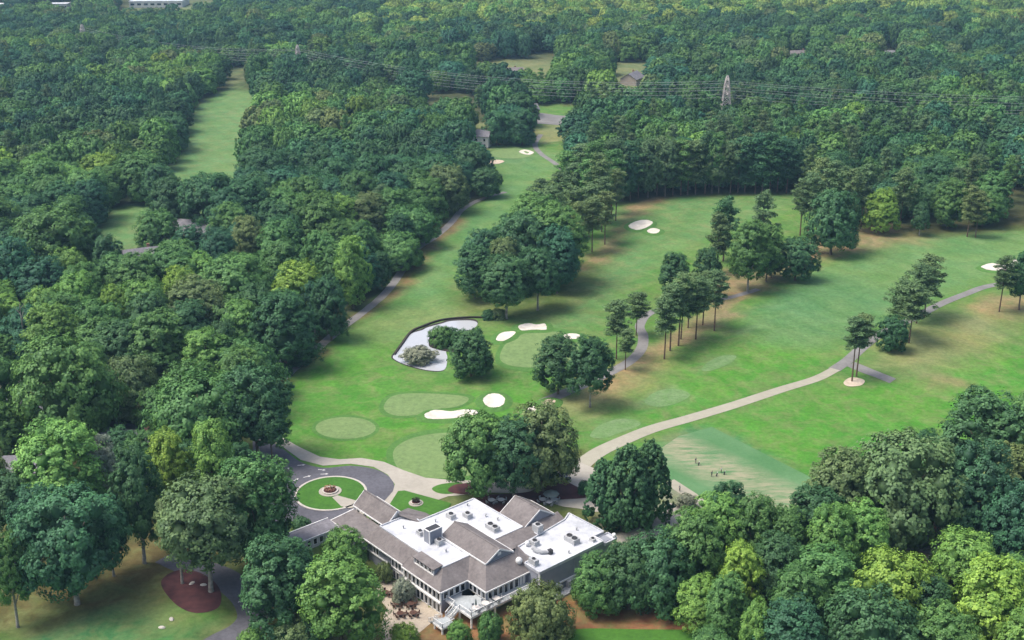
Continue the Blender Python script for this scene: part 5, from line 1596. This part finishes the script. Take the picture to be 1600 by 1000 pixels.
# ================================================================== pylons and cables
def pylon(px_, top, label):
    X, Y, Z = gp(*px_)
    v = (500 - top) / FOC
    h = CAM_H + Y * (-SP + v * CP) / (CP + v * SP) - Z
    e = empty('pylon', (X, Y, Z)); tag(e, label, 'pylon', 'lattice pylons of the power line')
    levels = [0, .18, .34, .48, .6, .7, .79, .87, .94, 1.0]
    wd = [4.2, 3.5, 2.9, 2.3, 1.9, 1.7, 1.5, 1.2, .8, .3]
    b = MB()
    for k in range(9):
        z0, z1, a, c = levels[k] * h, levels[k + 1] * h, wd[k], wd[k + 1]
        for i, j in ((-1, -1), (1, -1), (1, 1), (-1, 1)):
            b.bar((i * a, j * a, z0), (i * c, j * c, z1), .34)
        for f in range(4):
            P = [(-1, -1), (1, -1), (1, 1), (-1, 1)]
            p, q = P[f], P[(f + 1) % 4]
            b.bar((p[0] * a, p[1] * a, z0), (q[0] * c, q[1] * c, z1), .2)
            b.bar((q[0] * a, q[1] * a, z0), (p[0] * c, p[1] * c, z1), .2)
            b.bar((p[0] * c, p[1] * c, z1), (q[0] * c, q[1] * c, z1), .2)
    b.build('lattice_tower', M['pylon'], e)
    tips = []
    for z, L in ((.66, 5.5), (.80, 4.8), (.93, 4.2)):
        c = MB()
        for sgn in (-1, 1):
            tip = (0, sgn * L, z * h)
            for o_ in (-1, 1):
                c.bar((o_, sgn * 1.0, z * h - .3), tip, .22); c.bar((o_ * .6, sgn * 1.0, z * h + 1.3), tip, .18)
            c.bar((0, sgn * L, z * h), (0, sgn * L, z * h - 1.6), .25)
            tips.append((X, Y + sgn * L, Z + z * h - 1.6))
        c.build('cross_arm', M['pylon'], e)
    return tips
P0 = pylon((133, 82), 38, 'faint pylon above the forest at the upper left')
P1 = pylon((468, 128), 70, 'pylon above the trees right of the narrow fairway top')
P2 = pylon((1132, 198), 118, 'tallest-looking pylon standing in the forest on the right')
P3 = [(x + 330, y - 40, z) for x, y, z in P2]
span = ['span left of the narrow-fairway pylon', 'long middle span across the first fairway', 'right span running off the right edge']
for si, (A, B_) in enumerate(((P0, P1), (P1, P2), (P2, P3))):
    for k, (a, c) in enumerate(zip(A, B_)):
        pts = []
        for i in range(19):
            t = i / 18
            pts.append((a[0] + (c[0] - a[0]) * t, a[1] + (c[1] - a[1]) * t, a[2] + (c[2] - a[2]) * t - (6, 9, 6)[si] * 4 * t * (1 - t)))
        o = MB().tube(pts, [.055] * len(pts), 4).build('power_cable', M['cable'])
        tag(o, '%s cable of the %s' % (('lowest near', 'lowest far', 'middle near', 'middle far', 'topmost near', 'topmost far')[k], span[si]), 'cable', 'power cables')

# ================================================================== houses half hidden in the woods
def house(px_, w, d, hw, hr, rz, wall, roof_, label, storeys=1, nwin=4):
    X, Y, Z = gp(*px_)
    e = empty('house', (X, Y, Z), rz); tag(e, label, 'house')
    MB().box((0, 0, hw / 2), (w, d, hw)).build('wall', M[wall], e)
    b = MB(); ov = .5
    b.slab([(-w / 2 - ov, -d / 2 - ov, hw), (w / 2 + ov, -d / 2 - ov, hw), (w / 2 + ov, 0, hw + hr), (-w / 2 - ov, 0, hw + hr)], .2)
    b.slab([(-w / 2 - ov, 0, hw + hr), (w / 2 + ov, 0, hw + hr), (w / 2 + ov, d / 2 + ov, hw), (-w / 2 - ov, d / 2 + ov, hw)], .2)
    ro = b.build('roof', M[roof_], e)
    MB().box((w * .28, d * .12, hw + hr), (1, .8, 2.0)).build('chimney', M['brick'], ro)
    for s_ in (-1, 1):
        g = MB(); x = s_ * w / 2
        g.add([(x, -d / 2, hw - .05), (x, d / 2, hw - .05), (x, 0, hw + hr - .25), (x - s_ * .2, -d / 2, hw - .05), (x - s_ * .2, d / 2, hw - .05), (x - s_ * .2, 0, hw + hr - .25)], [(0, 1, 2), (5, 4, 3), (0, 2, 5, 3), (1, 4, 5, 2)])
        g.build('gable_wall', M[wall], e)
    for st in range(storeys):
        for k in range(nwin):
            x = -w / 2 + (k + .5) * w / nwin
            f = MB().box((x, -d / 2 - .04, 1.5 + st * 2.9), (1.3, .16, 1.5)).build('window', M['white_paint'], e)
            MB().box((x, -d / 2 - .1, 1.5 + st * 2.9), (1.05, .1, 1.25)).build('pane', M['glass'], f)
    MB().box((w * .08, -d / 2 - .06, 1.05), (1.0, .14, 2.1)).build('door', M['wood_dark'], e)
house((748, 228), 13, 9, 6.2, 3.0, RAD(-12), 'house_white', 'shingle_grey', 'white two-storey house with dark windows left of the far green', 2, 3)
house((988, 131), 18, 12, 4.5, 4.0, RAD(65), 'house_tan', 'shingle_grey', 'pale-roofed house in a forest clearing at the top', 1)
house((790, 116), 26, 8, 3.2, 2.0, RAD(4), 'house_tan', 'shingle', 'long low tan house in the far clearing', 1, 6)
house((822, 180), 14, 9, 4.0, 3.0, RAD(20), 'house_tan', 'shingle_grey', 'grey-roofed house at the road end beyond the far oaks', 1, 3)
house((1246, 92), 18, 10, 4, 3, RAD(10), 'house_tan', 'shingle', 'house with pale roof just showing in the far right forest', 1)
house((1390, 92), 18, 10, 4, 3, RAD(-10), 'house_white', 'shingle_grey', 'pale house showing in a gap of the upper right forest', 1)
house((300, 372), 20, 11, 4.5, 3.5, RAD(-15), 'house_tan', 'shingle_grey', 'grey-roofed house among trees left of the first fairway wood', 1)
house((218, 418), 15, 10, 4.5, 3.2, RAD(25), 'house_tan', 'shingle_grey', 'blue-grey roofed house below the narrow fairway', 1, 3)
house((10, 515), 18, 11, 4.5, 4, RAD(30), 'house_tan', 'shingle_grey', 'house with dark slate roof at the left edge', 1)
house((86, 545), 13, 10, 4.5, 3.5, RAD(-40), 'brick', 'shingle_grey', 'small brick house glimpsed between trees on the left', 1, 3)
house((40, 748), 17, 9, 4, 2.6, RAD(5), 'siding', 'shingle_grey', 'grey-roofed house behind the bright tree on the lower left', 1)
house((205, 700), 16, 8, 3.2, 1.6, RAD(-8), 'brick', 'shingle_grey', 'low brick outbuilding by the road on the left', 1)
house((1432, 862), 12, 9, 3, 2.2, RAD(-20), 'house_tan', 'shingle_grey', 'grey roofed shed in the gap of the right-hand wood', 1, 2)
# pale halls at the top of the picture
def hall(px_, w, d, h, rz, label):
    X, Y, Z = gp(*px_)
    e = empty('hall', (X, Y, Z), rz); tag(e, label, 'building')
    MB().box((0, 0, h / 2), (w, d, h)).build('wall', M['house_white'], e)
    MB().box((0, 0, h + .25), (w + .8, d + .8, .5)).build('flat_roof', M['white_roof'], e)
    for k in range(8):
        MB().box((-w / 2 + (k + .5) * w / 8, -d / 2 - .05, h * .55), (w / 14, .15, h * .3)).build('window', M['glass'], e)
hall((250, 9), 60, 44, 7, RAD(4), 'large white flat-roofed hall at the top left of the picture')
hall((150, 12), 22, 20, 7, RAD(-5), 'small white hall at the upper left left of the large hall')
hall((-4, 18), 20, 16, 8, RAD(0), 'white building cut by the left edge at the top')
hall((90, 14), 26, 14, 6, RAD(3), 'pale low building behind the upper left trees')

# ================================================================== small things
def utility_pole(px_, h, label):
    X, Y, Z = gp(*px_)
    e = empty('utility_pole', (X, Y, Z)); tag(e, label, 'pole')
    MB().tube([(0, 0, -.2), (0, 0, h)], [.18, .13], 8).build('pole', M['bark_pale'], e)
    MB().bar((-1.3, .3, h - .7), (1.3, -.3, h - .7), .16).build('cross_arm', M['bark_pale'], e)
    MB().lathe([(.28, 0), (.3, .1), (.3, .9), (.2, 1.0)], (.35, .1, h - 2.6), 10).build('transformer', M['metal_pale'], e)
    for k in (-1.2, -.5, .5, 1.2):
        MB().lathe([(.06, 0), (.08, .2)], (k, -k * .23, h - .6), 6).build('insulator', M['metal_pale'], e)
utility_pole((59, 678), 8.5, 'pale utility pole with transformer in front of dark trees on the left')
def white_post(px_, label):
    X, Y, Z = gp(*px_)
    e = empty('marker_post', (X, Y, Z)); tag(e, label, 'post')
    MB().box((0, 0, 1.5), (.55, .55, 3.0)).build('shaft', M['white_paint'], e)
    MB().box((0, 0, 3.08), (.75, .75, .16)).build('cap', M['white_paint'], e)
white_post((438, 577), 'white post standing at the dark wood edge left of the first fairway')
o = MB().lathe([(.5, 0), (.55, .3), (.3, .7), (.05, .8)], n=9).build('boulder', M['white_paint'], None, gp(430, 566))
tag(o, 'small white stone beside the white post', 'stone')
for k, p in enumerate([(318, 914.5), (300, 912), (268, 968), (253, 981)]):
    o = MB().lathe([(.45, -.1), (.6, .15), (.4, .4), (.05, .5)], n=7).build('boulder', M['kerb'], None, gp(*p)); o.rotation_euler[2] = k; o.scale = (1.3, .8, .8)
    tag(o, ['pale rock at the foot of the big trunk in the mulch bed', 'pale rock behind the mulch bed trunk', 'pale rock on the dry grass below the mulch bed', 'lowest pale rock on the grass at the lower left'][k], 'rock')
# dead snag
X, Y, Z = gp(50, 590)
e = empty('dead_tree', (X, Y - 2, Z)); tag(e, 'bare grey dead treetop above the blue-green tree on the left', 'tree')
b = MB(); b.tube([(0, 0, 0), (.2, 0, 12), (.4, 0, 21), (.5, 0, 24.5)], [.35, .25, .15, .05], 6)
for k in range(6):
    a = k * 1.3
    b.tube([(.4, 0, 19 + k * .7), (.4 + 1.2 * math.cos(a), 1.2 * math.sin(a), 20.4 + k * .7), (.4 + 1.6 * math.cos(a), 1.6 * math.sin(a), 22 + k * .6)], [.1, .07, .03], 5)
b.build('trunk', M['bark_pale'], e)
# arrows and dashes painted on the asphalt
M['road_paint'] = mat('road_paint', (.62, .62, .62), .8)
marks = [((448, 733), .6), ((471, 727), .2), ((503, 734.5), -.2), ((507, 741), .1), ((480, 745), .5), ((462, 750), .9), ((388, 936), .9), ((373, 941), .4), ((389, 956.5), .3)]
for k, (p, a) in enumerate(marks):
    X, Y, Z = gp(*p)
    b = MB().add([(-1.0, -.14, 0), (.3, -.14, 0), (.3, -.42, 0), (1.0, 0, 0), (.3, .42, 0), (.3, .14, 0), (-1.0, .14, 0)], [(0, 1, 5, 6), (2, 3, 4)])
    o = b.build('road_marking', M['road_paint'], None, (X, Y, Z + .075)); o.rotation_euler[2] = a
    tag(o, 'worn white marking on the ' + ('driveway asphalt' if k < 6 else 'lower lane asphalt'), None, 'road markings', 'structure')

# ================================================================== golfers on the practice range
def person(px_, rz, shirt, trousers, label, pose=0):
    X, Y, Z = gp(*px_)
    me = bpy.data.meshes.new('person')
    tw = .12 if pose == 0 else .3
    J = [((0, 0, .95), .15), ((0, 0, 1.2), .14), ((0, 0, 1.42), .15), ((0, 0, 1.53), .06), ((0, .02, 1.66), .105), ((0, 0, 1.76), .075),
         ((.11, 0, .9), .10), ((.15, .03, .5), .07), ((.17, 0, .08), .05), ((.17, .16, .04), .045),
         ((-.11, 0, .9), .10), ((-.15, .03, .5), .07), ((-.17, 0, .08), .05), ((-.17, .16, .04), .045),
         ((.2, 0, 1.42), .065), ((.26, .12, 1.18), .045), ((.08, .36, 1.0 + tw), .035), ((.04, .42, .97 + tw), .035),
         ((-.2, 0, 1.42), .065), ((-.26, .12, 1.18), .045), ((-.08, .36, 1.0 + tw), .035), ((-.04, .42, .97 + tw), .035)]
    ed = [(0, 1), (1, 2), (2, 3), (3, 4), (4, 5), (0, 6), (6, 7), (7, 8), (8, 9), (0, 10), (10, 11), (11, 12), (12, 13), (2, 14), (14, 15), (15, 16), (16, 17), (2, 18), (18, 19), (19, 20), (20, 21)]
    me.from_pydata([j[0] for j in J], ed, [])
    ob = bpy.data.objects.new('person', me); COL.objects.link(ob)
    sk = ob.modifiers.new('skin', 'SKIN')
    for i, j in enumerate(J):
        me.skin_vertices[0].data[i].radius = (j[1], j[1]); me.skin_vertices[0].data[i].use_root = i == 0
    ob.modifiers.new('sub', 'SUBSURF').levels = 1
    dg = bpy.context.evaluated_depsgraph_get(); dg.update()
    m2 = bpy.data.meshes.new_from_object(ob.evaluated_get(dg)); m2.name = 'person'
    ob.modifiers.clear(); ob.data = m2; bpy.data.meshes.remove(me)
    m2.materials.clear()
    for m_ in (M['skin'], shirt, trousers, M['hair']): m2.materials.append(m_)
    for f in m2.polygons:
        z = f.center.z; arm = abs(f.center.x) < .3 and f.center.y > .2 and z > .8
        f.material_index = 3 if z > 1.71 or (z > 1.6 and f.center.y < -.02) else 0 if (z > 1.5 or arm) else 1 if z > .95 else 2
        f.use_smooth = True
    ob.location = (X, Y, Z + .0); ob.rotation_euler[2] = rz
    tag(ob, label, 'person')
    return ob
M['shirt_white'] = mat('shirt_white', (.7, .7, .7), .8); M['shirt_dark'] = mat('shirt_dark', (.12, .14, .17), .8); M['khaki'] = mat('khaki', (.3, .26, .2), .8)
person((1087, 724), 1.0, M['shirt_dark'], M['khaki'], 'person in dark shirt farthest up the practice tee with a club')
person((1127, 739), 1.2, M['shirt_white'], M['metal_dark'], 'person in white shirt and dark trousers on the practice tee', 1)
person((1112, 745), .8, M['shirt_dark'], M['metal_dark'], 'person all in dark clothes standing behind the practice tee')
person((1062, 768), 2.0, M['shirt_dark'], M['metal_dark'], 'person in dark clothes on the range-side path', 1)
def golf_bag(px_, label):
    X, Y, Z = gp(*px_)
    e = empty('golf_bag', (X, Y, Z), .5); tag(e, label, 'golf bag', 'golf bags on the practice tee')
    MB().tube([(0, 0, .02), (.25, 0, .9)], [.15, .16], 10).build('bag', M['metal_dark'], e)
    for k in range(4):
        MB().tube([(.24, -.06 + .04 * k, .88), (.34, -.08 + .05 * k, 1.2)], [.02, .03], 5).build('club', M['metal_pale'], e)
    for s_ in (-1, 1):
        MB().bar((.2, 0, .75), (.45, s_ * .3, .0), .03).build('leg', M['metal_grey'], e)
golf_bag((1091, 727.5), 'dark golf bag beside the farthest golfer')
golf_bag((1131, 742), 'dark golf bag beside the white-shirted golfer')
golf_bag((1119, 744.5), 'dark golf bag between two golfers')

# ================================================================== the hazy air
hz = MB().box((0, 700, 70), (2600, 2400, 160))
HZM = bpy.data.materials.new('haze_air')
n, l = nt(HZM)
n.remove(n['Principled BSDF'])
pv = n.new('ShaderNodeVolumePrincipled')
pv.inputs['Color'].default_value = (.42, .72, 1.0, 1)
pv.inputs['Density'].default_value = .00011
pv.inputs['Anisotropy'].default_value = .2
l.new(pv.outputs[0], n['Material Output'].inputs['Volume'])
ho = hz.build('haze', HZM)
tag(ho, 'thin bluish haze in the air over the whole landscape', None, None, 'stuff')
